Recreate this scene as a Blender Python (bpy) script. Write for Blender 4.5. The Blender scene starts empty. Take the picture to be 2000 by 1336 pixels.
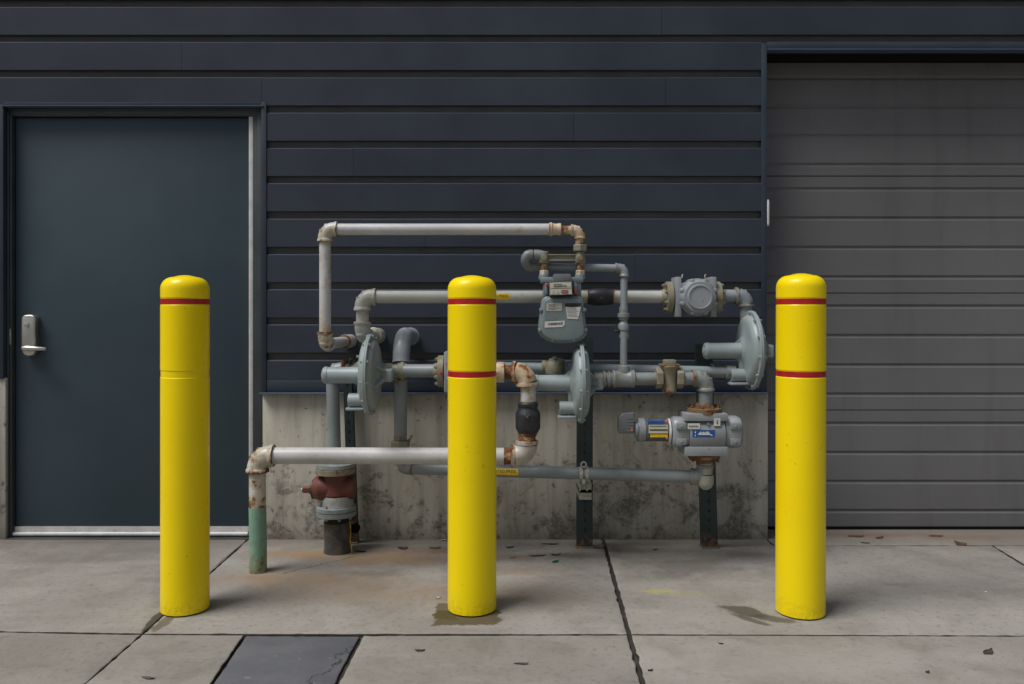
import bpy, bmesh, math, random
from mathutils import Vector, Matrix, noise as mnoise
random.seed(7)
R = math.radians
scene = bpy.context.scene
COL = scene.collection
CAM_D, CAM_H, F, HY, CX = 4.08, 1.15, 1570.0, 612.0, 1000.0

def P(px, py, d=0.0):
    """photo measurement -> metres: d = distance in front of the wall face (wall face is y = 0)"""
    D = CAM_D - d
    return Vector(((px - CX) * D / F, -d, CAM_H - (py - HY) * D / F))
def G(px, py):
    D = CAM_H * F / (py - HY)
    return Vector(((px - CX) * D / F, D - CAM_D, 0))
def S(d): return (CAM_D - d) / F          # metres per photo unit at distance d off the wall

# ------------------------------------------------------------------ mesh builder
class MB:
    def __init__(s): s.v, s.f, s.r = [], [], []
    def add(s, vs, fs, rust=0.0):
        o = len(s.v); s.v += [Vector(p) for p in vs]
        s.r += (list(rust) if isinstance(rust, (list, tuple)) else [rust] * len(vs))
        s.f += [tuple(i + o for i in f) for f in fs]; return s
    def sweep(s, path, radii, rust=0.0, seg=28, caps=True, square=None):
        path = [Vector(p) for p in path]; n = len(path)
        if not isinstance(radii, (list, tuple)): radii = [radii] * n
        if not isinstance(rust, (list, tuple)): rust = [rust] * n
        tans = []
        for i in range(n):
            a = path[max(i - 1, 0)]; b = path[min(i + 1, n - 1)]
            t = b - a
            if t.length < 1e-9: t = tans[-1] if tans else Vector((1, 0, 0))
            tans.append(t.normalized())
        u = tans[0].orthogonal().normalized()
        if abs(tans[0].z) < .9: u = tans[0].cross(Vector((0, 0, 1))).normalized()
        else: u = tans[0].cross(Vector((0, 1, 0))).normalized()
        vs, rs, fs = [], [], []
        for i in range(n):
            if i:
                u = u - tans[i] * u.dot(tans[i])
                u.normalize()
            w = tans[i].cross(u)
            for k in range(seg):
                a = 2 * math.pi * (k + .5) / seg
                vs.append(path[i] + (u * math.cos(a) + w * math.sin(a)) * radii[i]); rs.append(rust[i])
        for i in range(n - 1):
            for k in range(seg):
                k2 = (k + 1) % seg
                fs.append((i * seg + k, i * seg + k2, (i + 1) * seg + k2, (i + 1) * seg + k))
        if caps:
            fs.append(tuple(reversed(range(seg)))); fs.append(tuple(range((n - 1) * seg, n * seg)))
        return s.add(vs, fs, rs)
    def lathe(s, origin, axis, prof, rust=0.0, seg=32):
        """prof: list of (t along axis, radius)"""
        o = Vector(origin); ax = Vector(axis).normalized()
        return s.sweep2([o + ax * t for t, r in prof], ax, [max(r, 1e-4) for t, r in prof], rust, seg)
    def sweep2(s, path, ax, radii, rust, seg):
        u = ax.cross(Vector((0, 0, 1))) if abs(ax.z) < .9 else ax.cross(Vector((0, 1, 0)))
        u.normalize(); w = ax.cross(u); n = len(path)
        if not isinstance(rust, (list, tuple)): rust = [rust] * n
        vs, rs, fs = [], [], []
        for i in range(n):
            for k in range(seg):
                a = 2 * math.pi * (k + .5) / seg
                vs.append(path[i] + (u * math.cos(a) + w * math.sin(a)) * radii[i]); rs.append(rust[i])
        for i in range(n - 1):
            for k in range(seg):
                k2 = (k + 1) % seg
                fs.append((i * seg + k, i * seg + k2, (i + 1) * seg + k2, (i + 1) * seg + k))
        fs.append(tuple(reversed(range(seg)))); fs.append(tuple(range((n - 1) * seg, n * seg)))
        return s.add(vs, fs, rs)
    def box(s, a, b, rust=0.0, rot=None):
        a, b = Vector(a), Vector(b)
        lo = Vector(map(min, a, b)); hi = Vector(map(max, a, b)); c = (lo + hi) / 2
        vs = [Vector((x, y, z)) for x in (lo.x, hi.x) for y in (lo.y, hi.y) for z in (lo.z, hi.z)]
        if rot is not None: vs = [c + rot @ (p - c) for p in vs]
        return s.add(vs, [(0, 1, 3, 2), (4, 6, 7, 5), (0, 4, 5, 1), (2, 3, 7, 6), (0, 2, 6, 4), (1, 5, 7, 3)], rust)
    def prism(s, poly, ext, rust=0.0):
        poly = [Vector(p) for p in poly]; ext = Vector(ext); n = len(poly)
        vs = poly + [p + ext for p in poly]
        fs = [tuple(range(n)), tuple(reversed(range(n, 2 * n)))]
        fs += [(i, i + n, (i + 1) % n + n, (i + 1) % n) for i in range(n)]
        return s.add(vs, fs, rust)
    def build(s, name, mat, parent=None, label=None, bevel=0.0, bseg=2, sharp=38, bang=35):
        off = Vector((0, 0, 0)); q = parent
        while q is not None: off += Vector(q.location); q = q.parent
        bm = bmesh.new(); lay = bm.verts.layers.float.new('rust')
        bv = []
        for p, r in zip(s.v, s.r):
            v = bm.verts.new(p - off); v[lay] = r; bv.append(v)
        for f in s.f:
            try: bm.faces.new([bv[i] for i in f])
            except ValueError: pass
        bmesh.ops.recalc_face_normals(bm, faces=bm.faces)
        if bevel:
            es = [e for e in bm.edges if len(e.link_faces) == 2 and e.calc_face_angle(0) > R(bang)]
            bmesh.ops.bevel(bm, geom=es, offset=bevel, segments=bseg, profile=.5, affect='EDGES', clamp_overlap=True)
        me = bpy.data.meshes.new(name); bm.to_mesh(me); bm.free()
        me.polygons.foreach_set('use_smooth', [True] * len(me.polygons))
        me.set_sharp_from_angle(angle=R(sharp))
        if mat: me.materials.append(mat)
        o = bpy.data.objects.new(name, me); COL.objects.link(o)
        if parent is not None: o.parent = parent
        if label: o['label'] = label
        return o

def thing(name, label, cat, loc=(0, 0, 0), group=None):
    o = bpy.data.objects.new(name, None); COL.objects.link(o)
    o.empty_display_size = .05
    o.location = loc; o['label'] = label; o['category'] = cat
    if group: o['group'] = group
    return o
def tag(o, label, cat, group=None):
    o['label'] = label; o['category'] = cat
    if group: o['group'] = group
    return o
def structure(o): o['kind'] = 'structure'; return o
def recentre(o):
    """put a one-mesh thing's origin at the base of its mesh"""
    me = o.data; xs = [v.co.copy() for v in me.vertices]
    c = Vector(((min(v.x for v in xs) + max(v.x for v in xs)) / 2, (min(v.y for v in xs) + max(v.y for v in xs)) / 2, min(v.z for v in xs)))
    for v in me.vertices: v.co -= c
    o.location = Vector(o.location) + c; return o
def copy_tree(o, parent=None):
    c = o.copy(); COL.objects.link(c)
    if parent is not None: c.parent = parent
    for ch in [x for x in o.children]: copy_tree(ch, c)
    return c

# ------------------------------------------------------------------ materials
class NT:
    def __init__(s, name):
        s.m = bpy.data.materials.new(name); s.m.use_nodes = True
        s.t = s.m.node_tree; s.b = s.t.nodes['Principled BSDF']
        s.tc = s.t.nodes.new('ShaderNodeTexCoord'); s.co = s.tc.outputs['Object']
    def n(s, ty, **kw):
        x = s.t.nodes.new(ty)
        for k, v in kw.items(): setattr(x, k, v)
        return x
    def put(s, sock, v):
        if hasattr(v, 'is_output') or isinstance(v, bpy.types.NodeSocket): s.t.links.new(v, sock)
        elif isinstance(v, (tuple, list)) and len(v) == 3 and sock.type == 'RGBA': sock.default_value = (*v, 1)
        else: sock.default_value = v
    def math(s, op, a, b=0.0, clamp=False):
        x = s.n('ShaderNodeMath', operation=op, use_clamp=clamp); s.put(x.inputs[0], a); s.put(x.inputs[1], b); return x.outputs[0]
    def vmul(s, v, sc):
        x = s.n('ShaderNodeVectorMath', operation='MULTIPLY'); s.put(x.inputs[0], v); x.inputs[1].default_value = sc; return x.outputs[0]
    def vadd(s, v, w):
        x = s.n('ShaderNodeVectorMath', operation='ADD'); s.put(x.inputs[0], v); s.put(x.inputs[1], w); return x.outputs[0]
    def noise(s, scale, detail=4, rough=.55, vec=None, dist=0.0):
        x = s.n('ShaderNodeTexNoise'); s.put(x.inputs['Vector'], vec or s.co)
        x.inputs['Scale'].default_value = scale; x.inputs['Detail'].default_value = detail
        x.inputs['Roughness'].default_value = rough; x.inputs['Distortion'].default_value = dist; return x.outputs['Fac']
    def step(s, v, a, b, lo=0.0, hi=1.0):
        x = s.n('ShaderNodeMapRange', interpolation_type='SMOOTHSTEP'); s.put(x.inputs[0], v)
        for i, q in enumerate((a, b, lo, hi)): s.put(x.inputs[i + 1], q)
        return x.outputs[0]
    def mix(s, f, a, b, blend='MIX'):
        x = s.n('ShaderNodeMix', data_type='RGBA', blend_type=blend)
        s.put(x.inputs[0], f); s.put(x.inputs[6], a); s.put(x.inputs[7], b); return x.outputs[2]
    def ramp(s, f, stops):
        x = s.n('ShaderNodeValToRGB'); s.put(x.inputs[0], f); e = x.color_ramp.elements
        e[0].position, e[0].color = stops[0][0], (*stops[0][1], 1); e[1].position, e[1].color = stops[-1][0], (*stops[-1][1], 1)
        for p, c in stops[1:-1]: q = e.new(p); q.color = (*c, 1)
        return x.outputs[0]
    def attr(s, name):
        x = s.n('ShaderNodeAttribute', attribute_name=name); return x.outputs['Fac']
    def rnd(s):
        return s.n('ShaderNodeObjectInfo').outputs['Random']
    def shifted(s):
        x = s.n('ShaderNodeVectorMath', operation='SCALE'); x.inputs[0].default_value = (13.1, 7.7, 5.3); s.put(x.inputs['Scale'], s.rnd())
        return s.vadd(s.co, x.outputs[0])
    def sep(s, v=None):
        x = s.n('ShaderNodeSeparateXYZ'); s.put(x.inputs[0], v or s.co); return x.outputs
    def bump(s, h, strength=.2, dist=.002):
        x = s.n('ShaderNodeBump'); s.put(x.inputs['Height'], h); x.inputs['Strength'].default_value = strength
        x.inputs['Distance'].default_value = dist; s.t.links.new(x.outputs[0], s.b.inputs['Normal'])
    def out(s, col=None, rough=None, metal=None, spec=None):
        if col is not None: s.put(s.b.inputs['Base Color'], col)
        if rough is not None: s.put(s.b.inputs['Roughness'], rough)
        if metal is not None: s.put(s.b.inputs['Metallic'], metal)
        if spec is not None: s.put(s.b.inputs['Specular IOR Level'], spec)
        return s.m

def painted(name, col, rough=.5, var=.15, scale=6, bump=.08, bscale=220, spec=.5, grime=0.0, wav=0):
    t = NT(name); v = t.shifted(); n1 = t.noise(scale, 5, .6, v); n2 = t.noise(bscale, 3, .5, v)
    c = t.mix(t.step(n1, .3, .7), tuple(x * (1 - var) for x in col), tuple(min(1, x * (1 + var)) for x in col))
    if grime: c = t.mix(t.math('MULTIPLY', t.step(t.noise(28, 6, .65, v), .52, .72), grime), c, (.06, .055, .045))
    t.bump(t.math('ADD', n2, t.math('MULTIPLY', t.noise(3.5, 2, .5), wav)) if wav else n2, bump, .0015)
    return t.out(c, t.step(n1, .2, .8, rough - .06, rough + .1), None, spec)

def pipe_mat(name, col, rough=.42, bias=0.0, aged=(.42, .34, .19), dirt=.35, spec=.5, metal=None):
    t = NT(name); v = t.shifted(); n1 = t.noise(22, 6, .62, v); n2 = t.noise(75, 4, .6, v); n3 = t.noise(5, 4, .6, v)
    a = t.math('ADD', t.attr('rust'), bias)
    mixv = t.math('ADD', a, t.math('MULTIPLY', t.math('SUBTRACT', n1, .5), 2.1))
    mixv = t.math('ADD', mixv, t.math('MULTIPLY', t.math('SUBTRACT', n2, .5), .6))
    rf = t.step(mixv, .40, .68); yf = t.math('MULTIPLY', t.step(mixv, -.05, .45), .7)
    c = t.mix(t.step(n3, .3, .72), tuple(x * .86 for x in col), tuple(min(1, x * 1.1) for x in col))
    c = t.mix(t.math('MULTIPLY', t.step(n1, .55, .75), dirt), c, tuple(x * .55 for x in (col[0] * 1.05, col[1], col[2] * .85)))
    sp = t.math('MULTIPLY', t.step(t.noise(150, 2, .5, v), .70, .76), .6)
    c = t.mix(sp, c, (.09, .07, .05))
    c = t.mix(yf, c, aged)
    rc = t.ramp(n2, [(.25, (.035, .014, .008)), (.48, (.12, .042, .014)), (.62, (.24, .095, .028)), (.8, (.36, .19, .07))])
    c = t.mix(rf, c, rc)
    h = t.math('ADD', t.math('MULTIPLY', rf, .5), t.math('MULTIPLY', n2, .5))
    t.bump(h, .25, .002)
    return t.out(c, t.step(rf, 0, 1, rough, .85), metal, spec)

M = {}
M['white'] = pipe_mat('white_pipe_paint', (.53, .53, .53), .38)
M['cream'] = pipe_mat('ivory_pipe_paint', (.45, .455, .42), .42, aged=(.34, .30, .2))
M['grey'] = pipe_mat('grey_pipe_paint', (.225, .26, .272), .42, aged=(.2, .17, .11))
M['palegrey'] = pipe_mat('pale_grey_pipe_paint', (.36, .39, .41), .36, -.1, aged=(.3, .27, .2))
M['olive'] = pipe_mat('olive_cast_metal', (.24, .235, .18), .55, .06, aged=(.2, .15, .08))
M['rusty'] = pipe_mat('rusty_metal', (.58, .52, .42), .6, .14, aged=(.42, .25, .10))
M['brown'] = pipe_mat('rusted_flange', (.17, .13, .08), .75, .25, aged=(.16, .09, .04))
M['red'] = pipe_mat('red_primer', (.145, .042, .027), .55, -.05, aged=(.12, .04, .02))
M['black'] = pipe_mat('black_iron', (.024, .028, .034), .45, -.12, aged=(.06, .05, .04))
M['buried'] = pipe_mat('coated_riser', (.045, .042, .045), .75, -.02, aged=(.12, .1, .06))
M['reg'] = pipe_mat('regulator_paint', (.28, .335, .34), .42, -.3, aged=(.25, .24, .18), dirt=.18)
M['meter'] = pipe_mat('meter_casing_paint', (.18, .225, .235), .4, -.25, aged=(.16, .15, .11), dirt=.25)
M['rotary'] = pipe_mat('cast_aluminium', (.27, .295, .315), .36, -.3, aged=(.25, .24, .2), dirt=.3)
M['rotary_dark'] = painted('counter_plastic', (.14, .15, .165), .3)
M['drab'] = pipe_mat('drab_pipe_paint', (.34, .345, .30), .45, -.05, aged=(.3, .25, .15))
M['post'] = None
M['galv'] = painted('zinc_clamp', (.36, .36, .3), .45, .3, 40)
M['steel'] = NT('satin_steel').out((.55, .53, .48), .33, .9)
M['alu'] = painted('mill_aluminium', (.55, .55, .54), .4, .12, 14)
M['black_rubber'] = painted('black_rubber', (.008, .008, .008), .9, .15, 6, .05, 200, .1)
M['wire'] = painted('dirty_yellow_wire', (.42, .28, .02), .6, .4, 40)
M['seal_red'] = painted('red_seal', (.55, .02, .03), .4)
M['seal_pink'] = painted('faded_red_seal', (.55, .12, .14), .4)
M['label_white'] = painted('white_label', (.62, .62, .6), .5, .08, 60)
M['label_cream'] = painted('cream_index_plate', (.55, .52, .42), .5, .08, 60)
M['plate'] = painted('worn_data_plate', (.45, .44, .38), .45, .3, 180)
M['label_blue'] = painted('blue_label', (.012, .085, .30), .4, .1, 30)
M['label_yellow'] = painted('yellow_label', (.75, .50, .01), .5, .12, 60)
M['label_red'] = painted('red_plate', (.22, .03, .025), .5)
M['ink'] = painted('black_ink', (.02, .02, .02), .6)
M['ink_white'] = painted('white_ink', (.75, .75, .75), .6)
M['window'] = painted('dark_window', (.015, .015, .018), .15)
M['siding'] = painted('dark_blue_grey_siding', (.037, .046, .062), .5, .12, 2.2, .12, 420, .22, .12, 4)
M['trim'] = painted('dark_blue_grey_trim', (.034, .0445, .061), .48, .1, 3, .05, 300, .22)
M['flash'] = painted('blue_grey_flashing', (.065, .09, .145), .38, .1, 5, .03, 300, .5)
M['frame'] = painted('door_frame_paint', (.038, .046, .05), .5, .2, 5)
M['jamb_dark'] = painted('recess_soffit_paint', (.02, .022, .026), .6)
M['white_plastic'] = painted('white_plastic', (.7, .7, .68), .4)
M['groove'] = painted('bare_groove_back', (.10, .10, .10), .8)
M['soffit_shade'] = painted('soffit_shade_black', (.013, .013, .013), .9, .1, 6, .05, 200, .05)  # near-black that stands in for the shade under the garage header
M['roof'] = painted('roof_membrane', (.12, .12, .12), .8)

def door_mat():
    t = NT('teal_grey_door_paint'); n = t.noise(1.6, 4, .6); n2 = t.noise(300, 3, .5)
    c = t.mix(t.step(n, .3, .7), (.040, .062, .078), (.047, .072, .089))
    z = t.sep()[2]
    sc = t.math('MULTIPLY', t.step(t.noise(45, 4, .7), .69, .75), t.step(z, .05, .5, .5, .03))
    c = t.mix(sc, c, (.13, .13, .13))
    t.bump(n2, .12, .001); return t.out(c, t.step(n, .3, .7, .45, .55), None, .25)
M['door'] = door_mat()
def garage_mat():
    t = NT('grey_steel_garage_paint'); n = t.noise(1.3, 5, .6); n2 = t.noise(260, 3, .6)
    st = t.noise(9, 5, .6, t.vmul(t.co, (1, 1, .12)))
    c = t.mix(t.step(n, .3, .7), (.138, .136, .138), (.162, .160, .163))
    c = t.mix(t.math('MULTIPLY', t.step(st, .5, .75), .3), c, (.085, .08, .075))
    t.bump(t.math('ADD', t.math('MULTIPLY', n2, .25), t.math('MULTIPLY', t.noise(2.6, 3, .55), 5)), .15, .0015); return t.out(c, t.step(n2, .3, .7, .5, .6), None, .25)
M['garage'] = garage_mat()

def bollard_mat():
    t = NT('yellow_bollard_plastic'); v = t.shifted(); n = t.noise(3, 4, .6, v); fine = t.noise(260, 3, .5, v)
    c = t.mix(t.step(n, .3, .7), (.93, .69, .001), (.96, .735, .001))
    z = t.sep()[2]
    sp = t.math('MULTIPLY', t.step(t.noise(34, 5, .75, v), .65, .70), t.step(t.noise(3.2, 2, .5, v), .49, .60))
    c = t.mix(t.math('MULTIPLY', sp, .8), c, (.10, .085, .02))
    low = t.step(t.math('ADD', z, t.math('MULTIPLY', t.noise(16, 5, .7, v), .12)), .05, .15, .34, 0.0)
    low = t.math('MULTIPLY', low, t.step(t.noise(60, 4, .7, v), .35, .65))
    c = t.mix(low, c, (.24, .19, .05))
    scr = t.step(t.noise(30, 3, .6, t.vmul(v, (1, 1, 14))), .70, .74)
    c = t.mix(t.math('MULTIPLY', scr, .35), c, (.45, .36, .02))
    t.bump(fine, .10, .001); return t.out(c, t.step(n, .2, .8, .24, .36), None, .28)
M['yellow'] = bollard_mat()
M['tape'] = painted('red_reflective_tape', (.42, .007, .014), .4, .15, 30)

def strut_mat():
    t = NT('dark_green_strut_paint'); v = t.shifted(); n = t.noise(14, 5, .6, v)
    c = t.mix(t.step(n, .35, .7), (.012, .026, .027), (.02, .036, .036))
    z = t.sep()[2]
    lowr = t.step(t.math('ADD', z, t.math('MULTIPLY', n, .1)), .07, .14, 1, 0)
    c = t.mix(t.math('MULTIPLY', lowr, t.step(t.noise(50, 4, .7, v), .42, .58)), c, (.16, .08, .04))
    c = t.mix(t.math('MULTIPLY', t.step(t.noise(120, 3, .6, v), .66, .72), .5), c, (.12, .14, .12))
    return t.out(c, .5)
M['post'] = strut_mat()

def stain(t, c, xy, rx, ry, rot, col, strength, soft=.5, ragged=.5, nscale=14, square=False, axes=(0, 1)):
    s = t.sep(); x = t.math('SUBTRACT', s[axes[0]], xy[0]); y = t.math('SUBTRACT', s[axes[1]], xy[1])
    ca, sa = math.cos(rot), math.sin(rot)
    u = t.math('DIVIDE', t.math('ADD', t.math('MULTIPLY', x, ca), t.math('MULTIPLY', y, sa)), rx)
    w = t.math('DIVIDE', t.math('SUBTRACT', t.math('MULTIPLY', y, ca), t.math('MULTIPLY', x, sa)), ry)
    if square: r = t.math('MAXIMUM', t.math('ABSOLUTE', u), t.math('ABSOLUTE', w))
    else: r = t.math('SQRT', t.math('ADD', t.math('MULTIPLY', u, u), t.math('MULTIPLY', w, w)))
    r = t.math('ADD', r, t.math('MULTIPLY', t.math('SUBTRACT', t.noise(nscale, 6, .65), .5), ragged * 2))
    f = t.math('MULTIPLY', t.step(r, 1 - soft, 1 + soft * .2, 1, 0), strength)
    return t.mix(f, c, col)

def pavement_mat():
    t = NT('weathered_concrete_paving')
    n0 = t.noise(.9, 5, .6); n1 = t.noise(4.5, 6, .62, dist=.4); n2 = t.noise(38, 6, .7); n3 = t.noise(320, 3, .7)
    c = t.mix(t.step(n0, .3, .7), (.238, .225, .205), (.335, .318, .288))
    c = t.mix(t.math('MULTIPLY', t.step(n1, .44, .7), .55), c, (.175, .162, .142))
    sw = t.noise(3.2, 6, .65, t.vmul(t.co, (.55, 1.9, 1)), dist=.8)
    c = t.mix(t.math('MULTIPLY', t.step(sw, .5, .68), .32), c, (.37, .352, .318))
    c = t.mix(t.math('MULTIPLY', t.step(n2, .52, .66), .5), c, (.15, .136, .115))
    c = t.mix(t.math('MULTIPLY', t.step(t.noise(95, 4, .7), .63, .69), .55), c, (.09, .082, .07))
    c = t.mix(t.math('MULTIPLY', t.step(t.noise(60, 5, .8, dist=1.2), .66, .70), .5), c, (.44, .425, .39))
    c = t.mix(t.math('MULTIPLY', t.step(n3, .57, .7), .6), c, (.14, .13, .12))
    c = t.mix(t.math('MULTIPLY', t.step(n3, .38, .25), .4), c, (.42, .41, .39))
    c = t.mix(t.math('MULTIPLY', t.step(t.noise(140, 3, .65), .5, .75), .45), c, (.17, .16, .145))
    s = t.sep()
    # iron staining under the pipework, darker towards the wall foot
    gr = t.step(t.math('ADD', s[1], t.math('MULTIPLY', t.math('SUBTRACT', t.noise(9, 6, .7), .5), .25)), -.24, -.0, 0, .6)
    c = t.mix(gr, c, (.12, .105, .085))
    tan, red, dk = (.26, .165, .085), (.17, .085, .05), (.10, .095, .08)
    for (px, py, rx, ry, col, st) in [
        (600, 1082, .30, .10, tan, .65), (760, 1090, .40, .16, tan, .6), (560, 1130, .38, .16, tan, .35), (700, 1150, .5, .25, tan, .3),
        (860, 1075, .35, .08, red, .45), (1000, 1090, .25, .07, red, .4), (1000, 1115, .28, .07, tan, .4), (960, 1160, .5, .2, tan, .22), (1110, 1085, .25, .07, dk, .4),
        (1335, 1105, .32, .16, dk, .5), (1300, 1125, .18, .1, dk, .3), (1420, 1120, .35, .12, dk, .22), (1230, 1075, .25, .06, dk, .4), (720, 1120, .22, .06, dk, .35), (500, 1128, .15, .05, tan, .5),
        (1700, 1045, .5, .06, red, .4), (1900, 1050, .4, .06, red, .35), (100, 1090, .6, .12, dk, .25), (250, 1075, .4, .08, dk, .25), (1800, 1150, .7, .15, dk, .22),
        (80, 1270, .6, .2, dk, .12), (1550, 1290, .7, .2, (.36, .35, .33), .3)]:
        g = G(px, py); c = stain(t, c, g, rx, ry, 0, col, min(1, st * 1.15), .8, .8, 9)
    g = G(1285, 1155); c = stain(t, c, g, .10, .045, 0, (.46, .43, .08), .42, .9, .7, 20)
    g = G(1350, 1160); c = stain(t, c, g, .16, .045, 0, (.36, .34, .12), .25, .9, .7, 20)
    g = G(914, 1206); c = stain(t, c, g, .13, .078, .03, (.075, .055, .018), .85, .12, .34, 26, True)
    g = G(872, 1194); c = stain(t, c, g, .045, .09, .0, (.075, .055, .018), .75, .2, .5, 26, True)
    for (ax_, ay_, bx_, by_, w_, col, st, rg, ns) in [
        (1424, 1188, 1476, 1199, .055, (.06, .052, .032), .8, .9, 11), (1432, 1200, 1496, 1220, .022, (.07, .06, .04), .75, .9, 12), (1474, 1204, 1545, 1213, .034, (.07, .06, .035), .75, .9, 14),
        (320, 1190, 279, 1237, .020, (.045, .038, .026), .85, .8, 16), (334, 1205, 308, 1227, .028, (.09, .072, .04), .75, .9, 16), (252, 1258, 178, 1326, .010, (.13, .125, .115), .5, 1.2, 10), (470, 1068, 420, 1108, .016, (.10, .097, .09), .6, .6, 10)]:
        a_, b_ = G(ax_, ay_), G(bx_, by_)
        c = stain(t, c, (a_ + b_) / 2, (b_ - a_).length / 2 + w_, w_, math.atan2(b_.y - a_.y, b_.x - a_.x), col, st, .35, rg, ns)
    # hairline crack running off the riser pipe
    a, b = G(545, 1122), G(700, 1085)
    ang = math.atan2(b.y - a.y, b.x - a.x); mid = (a + b) / 2
    wv = t.noise(6, 4, .6)
    x = t.math('SUBTRACT', s[0], mid.x); y = t.math('SUBTRACT', s[1], mid.y)
    w = t.math('SUBTRACT', t.math('MULTIPLY', y, math.cos(ang)), t.math('MULTIPLY', x, math.sin(ang)))
    u = t.math('ADD', t.math('MULTIPLY', x, math.cos(ang)), t.math('MULTIPLY', y, math.sin(ang)))
    w = t.math('ABSOLUTE', t.math('ADD', w, t.math('MULTIPLY', t.math('SUBTRACT', wv, .5), .12)))
    cr = t.math('MULTIPLY', t.step(w, .002, .006, 1, 0), t.step(t.math('ABSOLUTE', u), .16, .22, .8, 0))
    c = t.mix(cr, c, (.05, .045, .035))
    h = t.math('ADD', t.math('MULTIPLY', n3, .6), t.math('MULTIPLY', n2, .8))
    t.bump(h, .3, .004)
    return t.out(c, t.step(n1, .3, .7, .72, .9), None, .3)
M['pave'] = pavement_mat()
def patch_mat():
    t = NT('dark_slate_patch'); n = t.noise(5, 6, .65); n2 = t.noise(300, 3, .7)
    c = t.mix(t.step(n, .35, .7), (.098, .103, .118), (.128, .132, .146))
    c = t.mix(t.math('MULTIPLY', t.step(n2, .62, .76), .4), c, (.22, .22, .21))
    c = t.mix(t.math('MULTIPLY', t.step(t.noise(22, 3, .6), .66, .72), .55), c, (.24, .23, .21))
    a, b = G(690, 1258), G(610, 1336)
    x, y = t.sep()[0], t.sep()[1]; ang = math.atan2(b.y - a.y, b.x - a.x); mid = (a + b) / 2
    w = t.math('SUBTRACT', t.math('MULTIPLY', t.math('SUBTRACT', y, mid.y), math.cos(ang)), t.math('MULTIPLY', t.math('SUBTRACT', x, mid.x), math.sin(ang)))
    w = t.math('ABSOLUTE', t.math('ADD', w, t.math('MULTIPLY', t.math('SUBTRACT', t.noise(9, 4, .7), .5), .22)))
    c = t.mix(t.step(w, .002, .006, .85, 0), c, (.03, .03, .03))
    t.bump(n2, .3, .003); return t.out(c, .75, None, .3)
M['patch'] = patch_mat()
M['soil'] = painted('dirt_in_joints', (.035, .031, .026), .95, .4, 30)

def foundation_mat():
    t = NT('stained_formed_concrete')
    vs = t.vmul(t.co, (9, 9, 1.1)); v2 = t.vmul(t.co, (34, 34, 1.8))
    st = t.noise(1.0, 6, .65, vs, .3); st2 = t.noise(1.0, 5, .6, v2); bl = t.noise(7.5, 7, .72, dist=.6); fine = t.noise(240, 3, .7); sp = t.noise(55, 5, .75)
    c = t.mix(t.step(st, .3, .7), (.335, .312, .262), (.50, .475, .405))
    c = t.mix(t.math('MULTIPLY', t.step(st2, .48, .66), .3), c, (.48, .46, .41))
    c = t.mix(t.math('MULTIPLY', t.step(st2, .48, .3), .32), c, (.17, .16, .14))
    s = t.sep(); zz = s[2]
    lowm = t.math('ADD', t.step(zz, .05, .75, .09, -.05), t.math('MULTIPLY', t.step(s[0], -.6, 1.2, 0, 1), .035))
    mo = t.step(t.math('ADD', bl, lowm), .565, .69)
    c = t.mix(t.math('MULTIPLY', mo, t.step(sp, .34, .6, .2, .75)), c, (.08, .078, .07))
    c = t.mix(t.math('MULTIPLY', t.step(t.noise(20, 6, .75), .60, .64), .75), c, (.075, .072, .066))
    c = t.mix(t.math('MULTIPLY', t.step(sp, .68, .74), .6), c, (.035, .033, .03))
    c = t.mix(t.math('MULTIPLY', t.step(t.math('ADD', zz, t.math('MULTIPLY', t.noise(5, 4, .6), .1)), .02, .15, .7, 0), .6), c, (.11, .085, .06))
    c = t.mix(t.math('MULTIPLY', t.step(fine, .62, .78), .4), c, (.09, .085, .08))
    t.bump(t.math('ADD', t.math('MULTIPLY', fine, .5), st2), .25, .003)
    return t.out(c, .85, None, .3)
M['found'] = foundation_mat()

# ------------------------------------------------------------------ camera, light
cam = bpy.data.cameras.new('camera'); co = bpy.data.objects.new('camera', cam); COL.objects.link(co)
co.location = (0, -CAM_D, CAM_H); co.rotation_euler = (R(90), 0, 0)
cam.sensor_width = 36; cam.lens = 36 * F / 2000; cam.shift_y = (HY - 668) / 2000; cam.shift_x = 0
cam.clip_end = 1000; cam.clip_start = .05
scene.camera = co

EL, RX, RY = 60, -.87, -.49
w = bpy.data.worlds.new('World'); scene.world = w; w.use_nodes = True
wt = w.node_tree; bg = wt.nodes['Background']
sky = wt.nodes.new('ShaderNodeTexSky'); sky.sky_type = 'NISHITA'; sky.sun_disc = False
sky.sun_elevation = R(EL); sky.sun_rotation = math.atan2(RX, RY) % (2 * math.pi)
sky.dust_density = 4; sky.ozone_density = 1.5; sky.air_density = 1.0
hs = wt.nodes.new('ShaderNodeHueSaturation'); hs.inputs['Saturation'].default_value = .7
wt.links.new(sky.outputs[0], hs.inputs['Color']); wt.links.new(hs.outputs[0], bg.inputs['Color'])
bg.inputs['Strength'].default_value = .042
sl = bpy.data.lights.new('sun', 'SUN'); sl.energy = 1.5; sl.angle = R(28); sl.color = (1, .975, .94)
so = bpy.data.objects.new('sun', sl); COL.objects.link(so)
h = math.cos(R(EL)); k = math.hypot(RX, RY)
so.rotation_euler = Vector((-RX / k * h, -RY / k * h, -math.sin(R(EL)))).to_track_quat('-Z', 'Y').to_euler()
so.location = (-4, -6, 8)
scene.view_settings.view_transform = 'Standard'; scene.view_settings.look = 'None'
scene.view_settings.exposure = 0.83; scene.view_settings.gamma = 1

# ------------------------------------------------------------------ ground
mb = MB(); mb.add([(-300, -300, -.014), (300, -300, -.014), (300, 300, -.014), (-300, 300, -.014)], [(0, 1, 2, 3)])
structure(mb.build('ground', M['soil']))

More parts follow.
